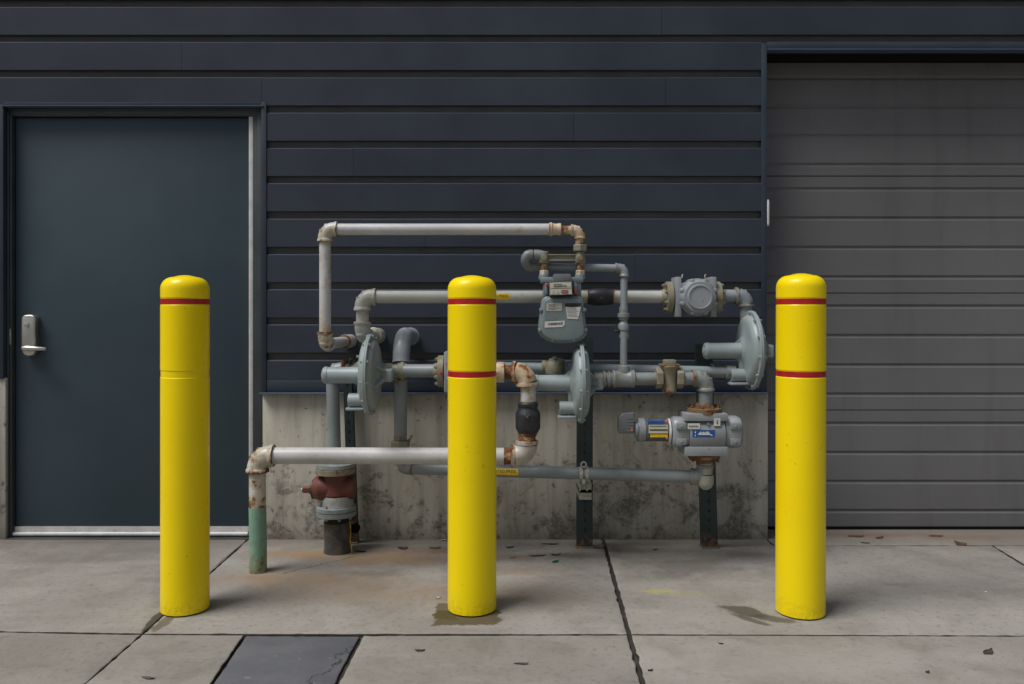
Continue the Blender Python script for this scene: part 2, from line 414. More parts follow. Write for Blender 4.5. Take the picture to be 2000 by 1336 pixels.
def inset_poly(poly, gaps):
    n = len(poly); area = sum(poly[i].x * poly[(i + 1) % n].y - poly[(i + 1) % n].x * poly[i].y for i in range(n))
    sg = 1 if area > 0 else -1; L = []
    for i in range(n):
        a, b = poly[i], poly[(i + 1) % n]; d = (b - a).normalized(); nr = Vector((-d.y, d.x, 0)) * sg
        L.append((a + nr * gaps[i], d, nr))
    out = []
    for i in range(n):
        (p, d, _), (q, e, _) = L[i - 1], L[i]
        den = d.x * e.y - d.y * e.x
        if abs(den) < 1e-6: out.append(q.copy()); continue
        tt = ((q.x - p.x) * e.y - (q.y - p.y) * e.x) / den
        out.append(p + d * tt)
    return out, [l[2] for l in L]
def slab(mb, poly, gaps, z=0.0, rough=.0026):
    poly = [Vector((p.x, p.y, 0)) for p in poly]
    pts, nrm = inset_poly(poly, gaps); ring, nv = [], []
    n = len(pts)
    for i in range(n):
        a, b = pts[i], pts[(i + 1) % n]; L = (b - a).length
        k = max(1, min(160, int(L / .022)))
        for j in range(k):
            p = a.lerp(b, j / k); q = p * 24
            dz = (mnoise.noise(q) + .6 * mnoise.noise(q * 2.7)) * rough * 1.6
            if j == 0: dz = 0
            dz += max(0, mnoise.noise(p * 9 + Vector((3, 1, 9))) - .40) * .022 if j else 0
            nn = nrm[i] if j else (nrm[i] + nrm[i - 1]).normalized()
            ring.append(p + nn * dz); nv.append(nn)
    m = len(ring)
    vs = [p + nn * .006 + Vector((0, 0, z)) for p, nn in zip(ring, nv)] + [p + nn * .0015 + Vector((0, 0, z - .002)) for p, nn in zip(ring, nv)] + \
         [p + Vector((0, 0, z - .007)) for p in ring] + [p + Vector((0, 0, -.05)) for p in ring]
    fs = [tuple(range(m))]
    for q in range(3):
        fs += [(q * m + i, (q + 1) * m + i, (q + 1) * m + (i + 1) % m, q * m + (i + 1) % m) for i in range(m)]
    mb.add(vs, fs)
def V2(x, y): return Vector((x, y, 0))
def on_line(a, b, y):
    t = (y - a.y) / (b.y - a.y); return a.lerp(b, t)
L2a, L2b, L2c = G(472, 1064), G(278, 1238), G(165, 1336)
L3a, L3b, L3c = G(1180, 1060), G(1229, 1239), G(1256, 1336)
J0, J1, J2, J3 = G(-200, 1224), L2b, L3b, G(2000, 1241)
J3 = J2 + (J3 - J2) * 3; J0 = J1 + (J0 - J1) * 3
K1, K2 = G(1938, 1065), G(2000, 1103)
YB = .06            # slabs run a little under the wall line
YA = K1.y           # garage apron joint
far = -5.2
pa, pb, pc_, pd = G(479, 1239), G(706, 1240), G(655, 1336), G(412, 1336)
mb = MB()
g = .0045
L2t = on_line(L2a, L2b, YB); L3t = on_line(L3a, L3b, YB)
slab(mb, [V2(-6, YB), V2(-6, J0.y), J1, L2t], [.0, g, .002, 0])
slab(mb, [L2t, J1, J2, L3t], [.0022, g, .007, 0])
Kx = on_line(K1, K2, (J2 + (J3 - J2) * .6).y)
Kb = Vector((Kx.x, J2.lerp(J3, .6).y, 0))
RXc = P(1500, 700, 0).x
slab(mb, [L3t, J2, Kb, K1, V2(RXc, YA), V2(RXc, YB)], [.007, g, g, .003, .004, 0])
JR = J2 + (J3 - J2) * ((9 - J2.x) / (J3.x - J2.x))
slab(mb, [K1, Kb, JR, V2(9, YA)], [g, g, 0, .003])
slab(mb, [V2(RXc, YB + .45), V2(RXc, YA), V2(9, YA), V2(9, YB + .45)], [0, .003, .003, 0])
f2 = on_line(L2b, L2c, far); f3 = on_line(L3b, L3c, far)
fa = on_line(pa, pd, far); fb = on_line(pb, pc_, far)
slab(mb, [V2(-6, J0.y), V2(-6, far), f2, J1], [g, 0, .0018, g])
slab(mb, [J1, f2, fa, pa], [.0018, 0, g, g])
slab(mb, [pb, fb, f3, J2], [.009, 0, .007, g])
slab(mb, [J2, f3, V2(9, far), JR], [.007, 0, 0, g])
slab(mb, [V2(-6, far), V2(-6, -12), V2(9, -12), V2(9, far)], [.004, 0, 0, 0])
pv_ = structure(mb.build('pavement', M['pave'], sharp=60)); pv_.data.materials.append(M['soil'])
for p_ in pv_.data.polygons:
    if p_.normal.z < .35 and p_.center.z < -.003: p_.material_index = 1     # dirt on the sides of the joints
mb = MB(); slab(mb, [pa, fa, fb, pb], [.005, 0, .006, .004], -.003)
pv_ = structure(mb.build('dark_paving_patch', M['patch'], sharp=60)); pv_.data.materials.append(M['soil'])
for p_ in pv_.data.polygons:
    if p_.normal.z < .35 and p_.center.z < -.006: p_.material_index = 1

# ------------------------------------------------------------------ building
BT = 5.6
bld = thing('building', 'dark blue grey clapboard building with a steel door, a garage door and concrete base', 'building', (0, 0, 0))
def px_x(px, d=0): return P(px, 0, d).x
def px_z(py, d=0): return P(0, py, d).z
XL, XR = -6.0, 9.0
x_trimL0, x_trimL1 = px_x(510.5), px_x(520.5)
x_cor0, x_cor1 = px_x(1487), px_x(1497.5)
x_dl = px_x(7)                                  # left edge of the door opening
PIT = 69.05
def gz(k): return px_z(275 + PIT * k)
GH = 13.2 * S(0)
def board(mb, x0, x1, ztop, zbot):
    """one lap board: face from ztop to zbot, chamfered top lip; the groove above it is the gap"""
    prof = [(.0245, ztop + .001), (.006, ztop - .001), (.0, ztop - .0065), (.0, zbot + .0015), (.0015, zbot), (.0245, zbot)]
    n = len(prof)
    vs = [(x0, y, z) for y, z in prof] + [(x1, y, z) for y, z in prof]
    fs = [tuple(range(n)), tuple(reversed(range(n, 2 * n)))] + [(i, (i + 1) % n, (i + 1) % n + n, i + n) for i in range(n)]
    mb.add(vs, fs)
def row(mb, x0, x1, ztop, zbot, seams):
    xs = [x0] + sorted(s for s in seams if x0 + .1 < s < x1 - .1) + [x1]
    for a, b in zip(xs, xs[1:]):
        dz = random.uniform(-.0012, .0012)
        board(mb, a + .0006, b - .0006, ztop + dz, zbot + dz * .5)
mb = MB()
seams = {-5: [px_x(900)], -4: [px_x(1292), -3.6], -3: [px_x(355), 3.1], -2: [px_x(1300)], -1: [px_x(1120)], 0: [px_x(690)], 1: [], 2: [px_x(830)], 3: [px_x(1240)], 4: [], 5: [px_x(640)]}
k = -3
zb = gz(-3)
for j in range(-22, -3):
    row(mb, XL, XR, gz(j) - GH, gz(j + 1), seams.get(j, [random.uniform(-3, 3)]))
row(mb, XL, x_cor0, gz(-3) - GH, gz(-2), seams[-3])
row(mb, XL, x_trimL0, gz(-2) - GH, px_z(203.5), [])
row(mb, x_trimL0, x_cor0, gz(-2) - GH, gz(-1), seams[-2])
for j in range(-1, 6): row(mb, x_trimL1, x_cor0, gz(j) - GH, gz(j + 1), seams[j])
row(mb, x_trimL1, x_cor0, gz(6) - GH, px_z(741), [])
row(mb, XL, x_dl - .03, px_z(206), px_z(735), [])
mb.build('siding', M['siding'], bld, sharp=25)
# solid wall behind the boards (gives the grooves their dark backs)
mb = MB(); zf = px_z(767)
mb.box((XL, .025, zf), (x_dl, .30, px_z(205)))
mb.box((XL, .025, px_z(205)), (x_cor1 - .012, .30, px_z(97)))
mb.box((x_trimL0 + .012, .025, zf), (x_cor1 - .012, .30, px_z(205) - .001))
mb.box((XL, .025, px_z(97) + .001), (XR, .60, BT))
mb.build('wall', M['groove'], bld)
mb = MB(); mb.box((XL, .605, BT - .3), (XR, 7, BT - .05)); mb.box((XL, 7.001, 0), (XR, 7.2, BT)); mb.box((XL - .2, .02, 0), (XL - .001, 7.2, BT)); mb.box((XR + .001, .02, 0), (XR + .2, 7.2, BT))
mb.build('roof', M['roof'], bld)
# trims
mb = MB(); mb.box((x_cor1 + .0012, .051, px_z(97) - .006), (XR, .595, px_z(97) - .0005)); mb.build('soffit_shade', M['soffit_shade'], bld)  # black sheet under the header, recess shade put in as colour
mb = MB(); mb.box((x_cor0, -.003, zf + .002), (x_cor1, .29, px_z(84.5))); mb.build('corner_trim', M['trim'], bld, bevel=.0015)
mb = MB(); mb.box((x_cor1 + .0008, -.002, px_z(95.5)), (XR, .29, gz(-3) - GH - .002)); mb.build('header_trim', M['trim'], bld, bevel=.0015)
mb = MB(); mb.box((x_cor1 + .001, -.010, px_z(98.2)), (XR, .05, px_z(96))); mb.build('drip_edge', M['flash'], bld)
mb = MB(); mb.box((x_trimL0, -.004, zf + .002), (x_trimL1, .06, px_z(200))); mb.build('door_trim', M['trim'], bld, bevel=.0015)
mb = MB(); mb.box((x_dl - .03, -.003, px_z(740)), (x_dl, .06, px_z(203.5))); mb.build('door_trim', M['trim'], bld, bevel=.0015)
mb = MB(); mb.box((x_dl + .001, -.003, px_z(205.5)), (x_trimL0 - .001, .06, px_z(200))); mb.build('door_trim', M['trim'], bld, bevel=.001)
mb = MB(); mb.box((px_x(5), -.010, px_z(208)), (x_trimL0 + .012, .05, px_z(205.8))); mb.build('drip_edge', M['flash'], bld)
mb = MB(); mb.box((x_trimL1 + .0005, -.0015, px_z(765.5)), (x_cor0 - .0005, .02, px_z(741.5))); mb.build('skirt_trim', M['trim'], bld, bevel=.003)
mb = MB(); mb.box((x_trimL0 - .004, -.034, px_z(768.8)), (x_cor1 + .002, .03, px_z(766.2))); mb.build('drip_edge', M['flash'], bld, bevel=.0015)
# concrete base
mb = MB(); mb.box((x_trimL0 + .003, .006, -.04), (px_x(1501), .30, zf - .003)); mb.box((XL, .006, -.04), (px_x(9.5), .30, px_z(738)))
mb.build('concrete_base', M['found'], bld, bevel=.006, label='bare grey concrete base with vertical streaks and dark mould')
# personnel door
dd = -.055; df = -.03
fr = MB()
zh = px_z(229, dd); zt = px_z(206)
fr.box((x_dl + .0005, .03, 0), (px_x(29, dd), .15, zh)); fr.box((px_x(497, dd), .03, 0), (x_trimL0 + .01, .15, zh)); fr.box((x_dl + .0005, .03, zh + .0005), (x_trimL0 + .01, .15, zt))
fr.box((x_dl + .0005, .022, 0), (px_x(19, df), .0299, zt - .03)); fr.box((px_x(503, df), .022, 0), (x_trimL0 + .008, .0299, zt - .03))
fr.build('door_frame', M['frame'], bld, bevel=.0015)
zd0 = px_z(1029, dd)
mb = MB(); mb.box((px_x(31, dd), .055, zd0), (px_x(485, dd), .10, px_z(230.5, dd)))
door = mb.build('door', M['door'], bld, bevel=.002, label='flat teal grey steel door with lever handle')
mb = MB(); mb.box((px_x(485.4, -.033), .033, px_z(1046, dd)), (px_x(494.2, -.033), .060, px_z(229.5, dd))); mb.build('hinge_strip', M['alu'], door, bevel=.004)
mb = MB(); mb.box((px_x(30, dd), .049, px_z(1037, dd)), (px_x(486, dd), .0545, px_z(1028, dd)))
mb.sweep([(px_x(30, dd), .043, px_z(1041.5, dd)), (px_x(486, dd), .043, px_z(1041.5, dd))], .0115, seg=14)
for q in (70, 146, 224, 300, 380, 456): mb.sweep([(px_x(q, dd), .050, px_z(1033, dd)), (px_x(q, dd), .046, px_z(1033, dd))], .004, seg=8)
mb.build('door_sweep', M['alu'], door)
mb = MB(); mb.box((px_x(31, dd), .06, .004), (px_x(486, dd), .12, px_z(1046, dd))); mb.build('gap_shade', M['black_rubber'], door)  # black fill under the door, the gap's shade put in as colour
mb = MB(); mb.box((x_dl + .001, .004, -.01), (x_trimL0 - .002, .15, .0045)); mb.build('threshold', M['frame'], bld, bevel=.002)
# lock plate and lever
s_ = S(-.03)
def disc_poly(cx, cz, rx, rz, n, y, a0=0, a1=2 * math.pi):
    return [Vector((cx + rx * math.cos(a0 + (a1 - a0) * i / n), y, cz + rz * math.sin(a0 + (a1 - a0) * i / n))) for i in range(n)]
def outline(pts, d): return [P(a, b, d) for a, b in pts]
esc = [(41, 622), (43, 617), (48, 615), (55, 614.5), (62, 615), (67, 617.5), (69, 622), (68, 635), (67.5, 650), (69, 664), (68.5, 676), (67.5, 688), (64, 694), (55, 696), (47, 694), (42.5, 688), (41, 676), (40.5, 650)]
mb = MB(); mb.prism(outline(esc, -.014), (0, .044, 0))
plate = mb.build('lock_plate', M['steel'], door, bevel=.008, bseg=3, sharp=50)
mb = MB(); c = P(52, 635, -.014); mb.lathe((c.x, .012, c.z), (0, -1, 0), [(0, .012), (.004, .012), (.005, .009)], seg=20); mb.lathe((c.x + .001, .0068, c.z), (0, -1, 0), [(0, .0035), (.002, .0035)], seg=10)
mb.build('lock_cylinder', M['steel'], door)
mb = MB(); a = P(50, 680, .036); b = P(90.5, 681.5, .028)
mb.sweep([(a.x, .02, a.z), (a.x, -.038, a.z)], .012)
mb.sweep([(a.x - .014, -.040, a.z), (a.x - .008, -.042, a.z), (a.x + .01, -.044, a.z), (a.x + .04, -.043, a.z - .002), (a.x + .08, -.038, a.z - .003), (b.x - .003, -.03, b.z), (b.x, -.027, b.z)], [.006, .012, .0145, .0125, .0095, .0075, .003], seg=16)
mb.build('lever_handle', M['steel'], door)
mb = MB(); mb.box((px_x(24.5, dd), .028, px_z(673, dd)), (px_x(28, dd), .034, px_z(642, dd))); mb.build('strike_plate', M['galv'], bld)
# garage door
gd = -.20
gy = .20
lines = [93, 150, 206, 263, 319.5, 343.5, 367, 424, 481.5, 539, 572, 596, 653.5, 711, 768, 800.5, 825, 882, 938.5, 995.5]
joints = {343.5, 572, 800.5}
mb = MB()
x0, x1 = x_cor1 + .002, XR - .02
prof = [(gy + .04, px_z(40, gd)), (gy, px_z(40, gd))]
for L in lines:
    z = px_z(L, gd)
    if L in joints:
        prof += [(gy, z + .002), (gy + .008, z + .001), (gy + .008, z - .003), (gy - .0005, z - .005)]
    else:
        prof += [(gy - .0005, z + .005), (gy + .007, z - .003), (gy + .0065, z - .008), (gy, z - .019)]
prof += [(gy, px_z(1028, gd)), (gy + .04, px_z(1028, gd))]
n = len(prof); nx = 2
vs = [(x0, y, z) for y, z in prof] + [(x1, y, z) for y, z in prof]
fs = [(i, (i + 1) % n, (i + 1) % n + n, i + n) for i in range(n)] + [tuple(range(n)), tuple(reversed(range(n, 2 * n)))]
mb.add(vs, fs)
gar = mb.build('garage_door', M['garage'], bld, sharp=8, label='grey ribbed sectional garage door')
mb = MB(); mb.box((x0, gy - .006, .001), (x1, gy + .05, px_z(1028.3, gd))); mb.build('bottom_seal', M['black_rubber'], gar)
mb = MB(); mb.box((x_cor1 - .011, .031, 0), (x_cor1, .6, px_z(97)), 0); mb.build('jamb', M['trim'], bld)
mb = MB(); zc0, zc1 = px_z(441), px_z(390); xc = x_cor1 + .0075
mb.sweep([(xc, .004, zc0 - .003), (xc, .004, zc0 + .004), (xc, .004, zc0 + .012), (xc, .004, zc1 - .012), (xc, .004, zc1 - .004), (xc, .004, zc1 + .003)], [.001, .0055, .0075, .0075, .0055, .001], seg=14)
mb.build('jamb_guard', M['white_plastic'], bld, label='small rounded white plastic strip on the garage jamb')

# ------------------------------------------------------------------ bollards
def bollard(px, D, tapes, label, lean=0, ztop=1.300, r=.0945):
    d = CAM_D - D; base = P(px, HY, d); base.z = 0
    root = thing('bollard', label, 'bollard', base, 'yellow bollards guarding the gas meters')
    b1, b2 = CAM_H - (588.8 - HY) * (D - .06) / F, CAM_H - (731 - HY) * (D - .06) / F; hh = .0105
    prof = [(.0045, r - .004), (.006, r)]
    rin = r - .0016
    for z in (b2, b1): prof += [(z - hh - .0045, r), (z - hh - .0015, rin), (z + hh + .0015, rin), (z + hh + .0045, r)]
    cr = .046
    for i in range(0, 10):
        a = (math.pi / 2) * i / 9; prof.append((ztop - .008 - cr + cr * math.sin(a), r - cr + cr * math.cos(a)))
    prof += [(ztop - .004, (r - cr) * .7), (ztop - .001, (r - cr) * .35), (ztop, .0005)]
    mb = MB(); mb.lathe(base, (0, 0, 1), [(-.02, r - .008), (.0044, r - .008)], seg=40); mb.build('inner_post_shade', M['black_rubber'], root)  # inner post coloured black to paint the contact shadow below the sleeve
    mb = MB(); mb.lathe(base, (0, 0, 1), prof, seg=64); mb.build('sleeve', M['yellow'], root, sharp=14)
    for z in tapes:
        zz = (b1, b2)[z]
        mb = MB(); mb.lathe(base + Vector((0, 0, zz)), (0, 0, 1), [(-hh, rin - .003), (-hh, rin + .0008), (hh, rin + .0008), (hh, rin - .003)], seg=64)
        mb.build('reflective_tape', M['tape'], root)
    root.rotation_euler = (0, R(lean), random.uniform(0, 0)); return root
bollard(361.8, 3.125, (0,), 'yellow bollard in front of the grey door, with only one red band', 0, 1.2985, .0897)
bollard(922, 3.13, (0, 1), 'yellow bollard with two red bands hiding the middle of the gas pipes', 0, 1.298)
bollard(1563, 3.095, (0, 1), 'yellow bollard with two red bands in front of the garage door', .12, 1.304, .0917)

# ------------------------------------------------------------------ pipe helpers
def arc_path(a, c, b, t):
    """points of a fillet of leg t at corner c between a and b"""
    d1 = (a - c).normalized(); d2 = (b - c).normalized(); out = []
    ang = d1.angle(d2); rad = t * math.tan(ang / 2)
    ctr = c + (d1 + d2).normalized() * (rad / math.sin(ang / 2))
    v1 = (c + d1 * t) - ctr; v2 = (c + d2 * t) - ctr; tot = v1.angle(v2); ax = v1.cross(v2).normalized()
    for i in range(11): out.append(ctr + Matrix.Rotation(tot * i / 10, 3, ax) @ v1)
    return out
def elbow(root, mat, a, c, b, r, leg=2.15, body=1.2, bead=1.36, rust=(.25, .1, .25), name='elbow', ends=(1, 1), bl=.42):
    a, b, c = Vector(a), Vector(b), Vector(c)
    d1 = (a - c).normalized(); d2 = (b - c).normalized()
    t = min(1.25 * r * body, leg * r * .78); mid = arc_path(a, c, b, t)
    path, rad, ru = [], [], []
    def endset(d, rev, on, rr):
        L = leg * r; br = bead * r if on else body * r
        seq = [(L, br * .93, rr + .35), (L - .06 * r, br, rr + .25), (L - bl * r, br, rr), (L - (bl + .12) * r, body * r * 1.03, rr)]
        if rev: seq = seq[::-1]
        for q, ra, u in seq: path.append(c + d * q); rad.append(ra); ru.append(u)
    endset(d1, False, ends[0], rust[0])
    for p in mid: path.append(p); rad.append(body * r * 1.02); ru.append(rust[1])
    endset(d2, True, ends[1], rust[2])
    mb = MB(); mb.sweep(path, rad, ru, seg=32); return mb.build(name, mat, root, sharp=50)
def straight(root, mat, a, b, r, rust=(.2, .2), name='pipe_section', fade=.07, mid=-.25, label=None):
    a, b = Vector(a), Vector(b); L = (b - a).length; mb = MB(); n = 18
    path, ru = [], []
    for i in range(n + 1):
        x = L * i / n; path.append(a.lerp(b, i / n))
        ru.append(max(mid, rust[0] - (rust[0] - mid) * min(1, x / fade), rust[1] - (rust[1] - mid) * min(1, (L - x) / fade)))
    mb.sweep(path, r, ru, seg=32); return mb.build(name, mat, root, label=label)
def ring(root, mat, a, axis, prof, rust=.2, name='coupling', seg=32, sharp=35):
    mb = MB(); mb.lathe(a, axis, prof, rust, seg); return mb.build(name, mat, root, sharp=sharp)
def hexnut(root, mat, c, axis, r, L, rust=.15, name='union_nut'):
    return ring(root, mat, Vector(c) - Vector(axis).normalized() * L / 2, axis, [(0, r * .94), (L * .12, r), (L * .88, r), (L, r * .94)], rust, name, 6, 20)
X, Y, Z = Vector((1, 0, 0)), Vector((0, 1, 0)), Vector((0, 0, 1))

# ---- white loop on top, feeding the diaphragm meter
d = .45; s = S(d); r = 11.3 * s
A0, A1, A2, A3 = P(685, 666, -.01), P(635, 672, d), P(635, 448, d), P(1076, 448, d)
rt = thing('white_gas_pipe', 'upper rusty white pipe looping from the wall up to the top of the gas meter', 'pipe', A1, 'gas pipes')
straight(rt, M['white'], A0, A1, r * .97, (.1, .1)); straight(rt, M['white'], A1, A2, r, (.3, .42), fade=.12, mid=.02); straight(rt, M['white'], A2, A3, r, (.3, .3), fade=.05)
elbow(rt, M['white'], A0, A1, A2, r, rust=(.1, .32, .42)); elbow(rt, M['white'], A1, A2, A3, r, rust=(.38, .3, .2))
ax = (A1 - A0).normalized()
ring(rt, M['white'], A0 + ax * .0, ax, [(0, r * 1.3), (.07, r * 1.3), (.115, r * 1.34), (.118, r * 1.28), (.13, r * 1.22)], [.0, .0, .2, .6, .8], 'coupling')
B0 = P(1071, 448, d)
ring(rt, M['rusty'], B0, X, [(0, 9 * s), (.003, 12.5 * s), (.010, 13.3 * s), (.016, 13.5 * s), (.020, 11.8 * s), (.04, 11 * s), (.044, 12 * s), (.056, 12 * s), (.06, 8 * s)], [.3, .2, .0, .0, -.1, -.1, 0, .1, .5], 'reducer')
E3 = P(1132, 450, d); rn = 8.6 * s
straight(rt, M['rusty'], P(1096, 449, d), E3, rn, (.55, .4), 'nipple'); straight(rt, M['rusty'], E3, P(1132.5, 480, d), rn * 1.02, (.5, .5), 'nipple')
elbow(rt, M['rusty'], P(1090, 449, d), E3, P(1132.5, 500, d), rn, rust=(.1, .0, .2), leg=2.0)
hexnut(rt, M['olive'], P(1132.5, 484.5, d), Z, 14.5 * s, 13 * s, .12)
# ---- meter bar
d = .45
bar = thing('meter_bar', 'olive cast meter bar joining the two pipe necks above the gas meter', 'bracket', P(1098, 505, d))
mb = MB(); a, b = P(1070, 496, d), P(1128, 496, d)
mb.box(P(1064, 496.5, d + .012), P(1130, 499.5, d - .012)); mb.box(P(1064, 507, d + .012), P(1130, 510.5, d - .012)); mb.box(P(1064, 499, d + .002), P(1130, 508, d - .004))
mb.build('web', M['olive'], bar, bevel=.0015)
for q in (1062.5, 1133):
    mb = MB(); mb.lathe(P(q, 514, d), Z, [(0, 9.5 * s), (.004, 10.5 * s), (14 * s, 9.8 * s), (21 * s, 9 * s), (23 * s, 7 * s)], .1, 28)
    mb.lathe(P(q, 503, d + .024), Vector((0, -1, 0)), [(-.03, 6.5 * s), (0, 6 * s), (.002, 5 * s)], .05, 20)
    mb.build('bar_end', M['olive'], bar)
    mb = MB(); mb.sweep([P(q, 514, d), P(q, 517, d), P(q, 526, d), P(q, 530, d)], [6.3 * s, 5.6 * s, 6 * s, 8 * s], .38); mb.build('neck', M['rusty'], bar)
    hexnut(bar, M['rusty'], P(q, 532.5, d), Z, 9.8 * s, 9 * s, .12, 'swivel_nut')
# ---- small grey loop behind the meter
d2 = .40; s2 = S(d2)
U0, U1, U2, U3, U4 = P(1060, 498, .45), P(1029, 499, .45), P(1029, 521, .41), P(1219, 524, .41), P(1218, 722, .45)
rt = thing('bypass_pipe', 'thin grey pipe curling back behind the meter bar, then dropping down to the tee', 'pipe', U2, 'gas pipes')
rr = 7.6 * s2
elbow(rt, M['grey'], P(1058, 498, .45) + X * .02, P(1052, 498, .45), P(1052, 530, .45), 9 * s2, leg=1.6, body=1.2, bead=1.25, rust=(.1, .05, 0)) if False else None
mb = MB(); mb.sweep([P(1062, 503, .45), P(1060, 500, .45), P(1056, 498, .45), P(1048, 497, .45), P(1043, 497, .45), P(1042.6, 497, .45)], [9 * s2, 9.5 * s2, 9.6 * s2, 9.5 * s2, 9.3 * s2, 8.5 * s2], .02, 28); mb.build('elbow', M['grey'], rt)
mb = MB(); mb.sweep([P(1046, 497, .45), P(1038, 497, .45)], 7 * s2, .2); mb.build('nipple', M['black'], rt)
mb = MB(); pth = [P(1041, 497, .45), P(1036, 497, .45), P(1030, 498.5, .45), P(1027, 503, .45), P(1026, 509, .44), P(1027.5, 515, .43), P(1032, 519.5, .42), P(1038, 521, .41), P(1046, 521, .41)]
mb.sweep(pth, [9.2 * s2, 9.6 * s2, 9.6 * s2, 9.4 * s2, 9.4 * s2, 9.4 * s2, 9.6 * s2, 9.2 * s2, 8.6 * s2], [.1, .05, 0, 0, 0, .1, .2, .25, .4], 28); mb.build('return_bend', M['grey'], rt)
straight(rt, M['grey'], P(1042, 521, .41), U3, rr, (.25, .15)); elbow(rt, M['grey'], U2, U3, U4, rr, leg=2.3, rust=(.1, .02, .2))
straight(rt, M['grey'], U3, U4, 7 * s2, (.2, .35), fade=.05)
c = P(1218, 632, .43)
ring(rt, M['grey'], P(1218, 599, .43), -Z, [(0, 8 * s2), (.004, 8.6 * s2), (.028, 8.4 * s2), (.030, 11.5 * s2), (.048, 11.5 * s2), (.050, 9.3 * s2), (.06, 9.2 * s2)], [.2, .05, 0, .05, .05, .2, .3], 'union_nut')
ring(rt, M['grey'], P(1218, 630, .43), -Z, [(0, 8 * s2), (.004, 9 * s2), (.012, 10.8 * s2), (.034, 10.6 * s2), (.036, 9.2 * s2), (.05, 9.4 * s2), (.056, 10.3 * s2), (.07, 10 * s2), (.074, 8 * s2)], [.2, .1, .0, 0, .2, .1, 0, .05, .35], 'cock_valve')
mb = MB(); mb.sweep([P(1210, 646, .435), P(1204, 647, .445), P(1201, 648, .45)], [.009, .008, .006], .3, 14); mb.box(P(1202, 633, .45), P(1205.5, 650, .444), .2); mb.build('valve_lever', M['black'], rt, bevel=.001)
ring(rt, M['olive'], P(1218, 715, .45), -Z, [(0, 8 * s2), (.004, 9.5 * s2), (.02, 10 * s2)], .3, 'bushing')

# ---- diaphragm meter
d = .45; df_ = .53; sm = S(df_)
mt = thing('gas_meter', 'grey gas meter with cream index face and white stickers, hanging from the meter bar', 'gas meter', P(1099, 625, d))
def rrect(x0, y0, x1, y1, rt_, rb, n=6):
    pts = []
    for cx, cy, r_, a0 in ((x1 - rt_, y0 + rt_, rt_, -90), (x1 - rb, y1 - rb, rb, 0), (x0 + rb, y1 - rb, rb, 90), (x0 + rt_, y0 + rt_, rt_, 180)):
        for i in range(n + 1):
            a = R(a0 + 90 * i / n); pts.append((cx + r_ * math.cos(a), cy + r_ * math.sin(a)))
    return pts
body = [(1057, 600), (1058.5, 588), (1062, 581), (1069, 577.5), (1129, 577.5), (1136, 581), (1140, 588), (1141, 600), (1144, 625), (1146.5, 645), (1146, 654), (1141, 661), (1132, 666), (1120, 669.5), (1100, 670.5), (1080, 669.5), (1068, 665.5), (1058, 659), (1053, 652), (1052, 644), (1054, 625)]
mb = MB(); mb.prism(outline(body, .515), (0, .15, 0)); mb.build('casing', M['meter'], mt, bevel=.012, bseg=3, sharp=50, bang=50)
inner = [(1099 + (x - 1099) * .9, 624 + (y - 624) * .9) for x, y in body]
mb = MB(); mb.prism(outline(inner, .529), (0, .02, 0)); cv = mb.build('front_cover', M['meter'], mt, bevel=.006, bseg=3, sharp=50, bang=50)
for (bx, by) in ((1057.5, 606), (1141, 606), (1055.5, 645), (1143.5, 645), (1079, 664.5), (1121, 664.5)):
    mb = MB(); c = P(bx, by, .517); mb.lathe(c + Y * .02, -Y, [(0, .0105), (.02, .0105), (.023, .008)], 0, 14); mb.lathe(c - Y * .0, -Y, [(0, .005), (.010, .005), (.011, .004)], .2, 6); mb.build('cover_bolt', M['meter'], mt)
mb = MB(); mb.prism(outline([(1061.5, 580), (1061.5, 546), (1135, 546), (1136, 580)], .49), (0, .09, 0)); mb.build('valve_housing', M['meter'], mt, bevel=.006)
mb = MB(); mb.prism(outline([(1056, 552), (1055.5, 544), (1059, 541), (1138, 541), (1140, 544), (1139.5, 552)], .495), (0, .10, 0))
for q in (1062.5, 1133): mb.lathe(P(q, 546, .45), Z, [(0, .026), (.018, .024), (.03, .02)], .05, 24)
mb.build('top_casting', M['meter'], mt, bevel=.004)
di = .553
mb = MB(); mb.prism(outline([(1073, 577), (1072.5, 551), (1117, 549.5), (1118.5, 576)], di), (0, .06, 0)); ix = mb.build('index_box', M['rotary_dark'], mt, bevel=.002)
mb = MB(); mb.prism(outline([(1074.6, 575.4), (1074.2, 552.4), (1115.8, 551), (1116.8, 574.4)], di + .0012), (0, .004, 0)); mb.build('index_plate', M['label_cream'], ix)
mb = MB(); mb.prism(outline([(1079, 551), (1081, 536.5), (1084, 535), (1112, 534.5), (1115, 536), (1117, 549.5)], .54), (0, .05, 0)); mb.build('index_hood', M['rotary_dark'], mt, bevel=.003)
def mark(root, name, mat, x0, y0, x1, y1, d, th=.001):
    mb = MB(); mb.box(P(x0, y0, d), P(x0, y0, d) + Vector(((x1 - x0) * S(d), th, -(y1 - y0) * S(d)))); return mb.build(name, mat, root)
di2 = di + .0028
mark(ix, 'counter_window', M['window'], 1081.5, 555, 1097.5, 560, di2)
mb = MB()
for i in range(5):
    q = 1082.6 + i * 3.0; mb.box(P(q, 556, di2 + .0006), P(q + .5, 559, di2 + .0002)); mb.box(P(q + 1.2, 556, di2 + .0006), P(q + 1.7, 559, di2 + .0002))
mb.build('counter_digits', M['ink_white'], ix)
mark(ix, 'index_sticker', M['label_white'], 1108, 556, 1114.5, 559.5, di2)
mb = MB(); mb.box(P(1098.5, 557, di2), P(1107, 557.5, di2 - .001)); mb.box(P(1098.5, 559.2, di2), P(1107, 559.7, di2 - .001)); mb.box(P(1075, 562.6, di2 - .0005), P(1116, 563.2, di2 - .0015)); mb.build('index_print', M['ink'], ix)
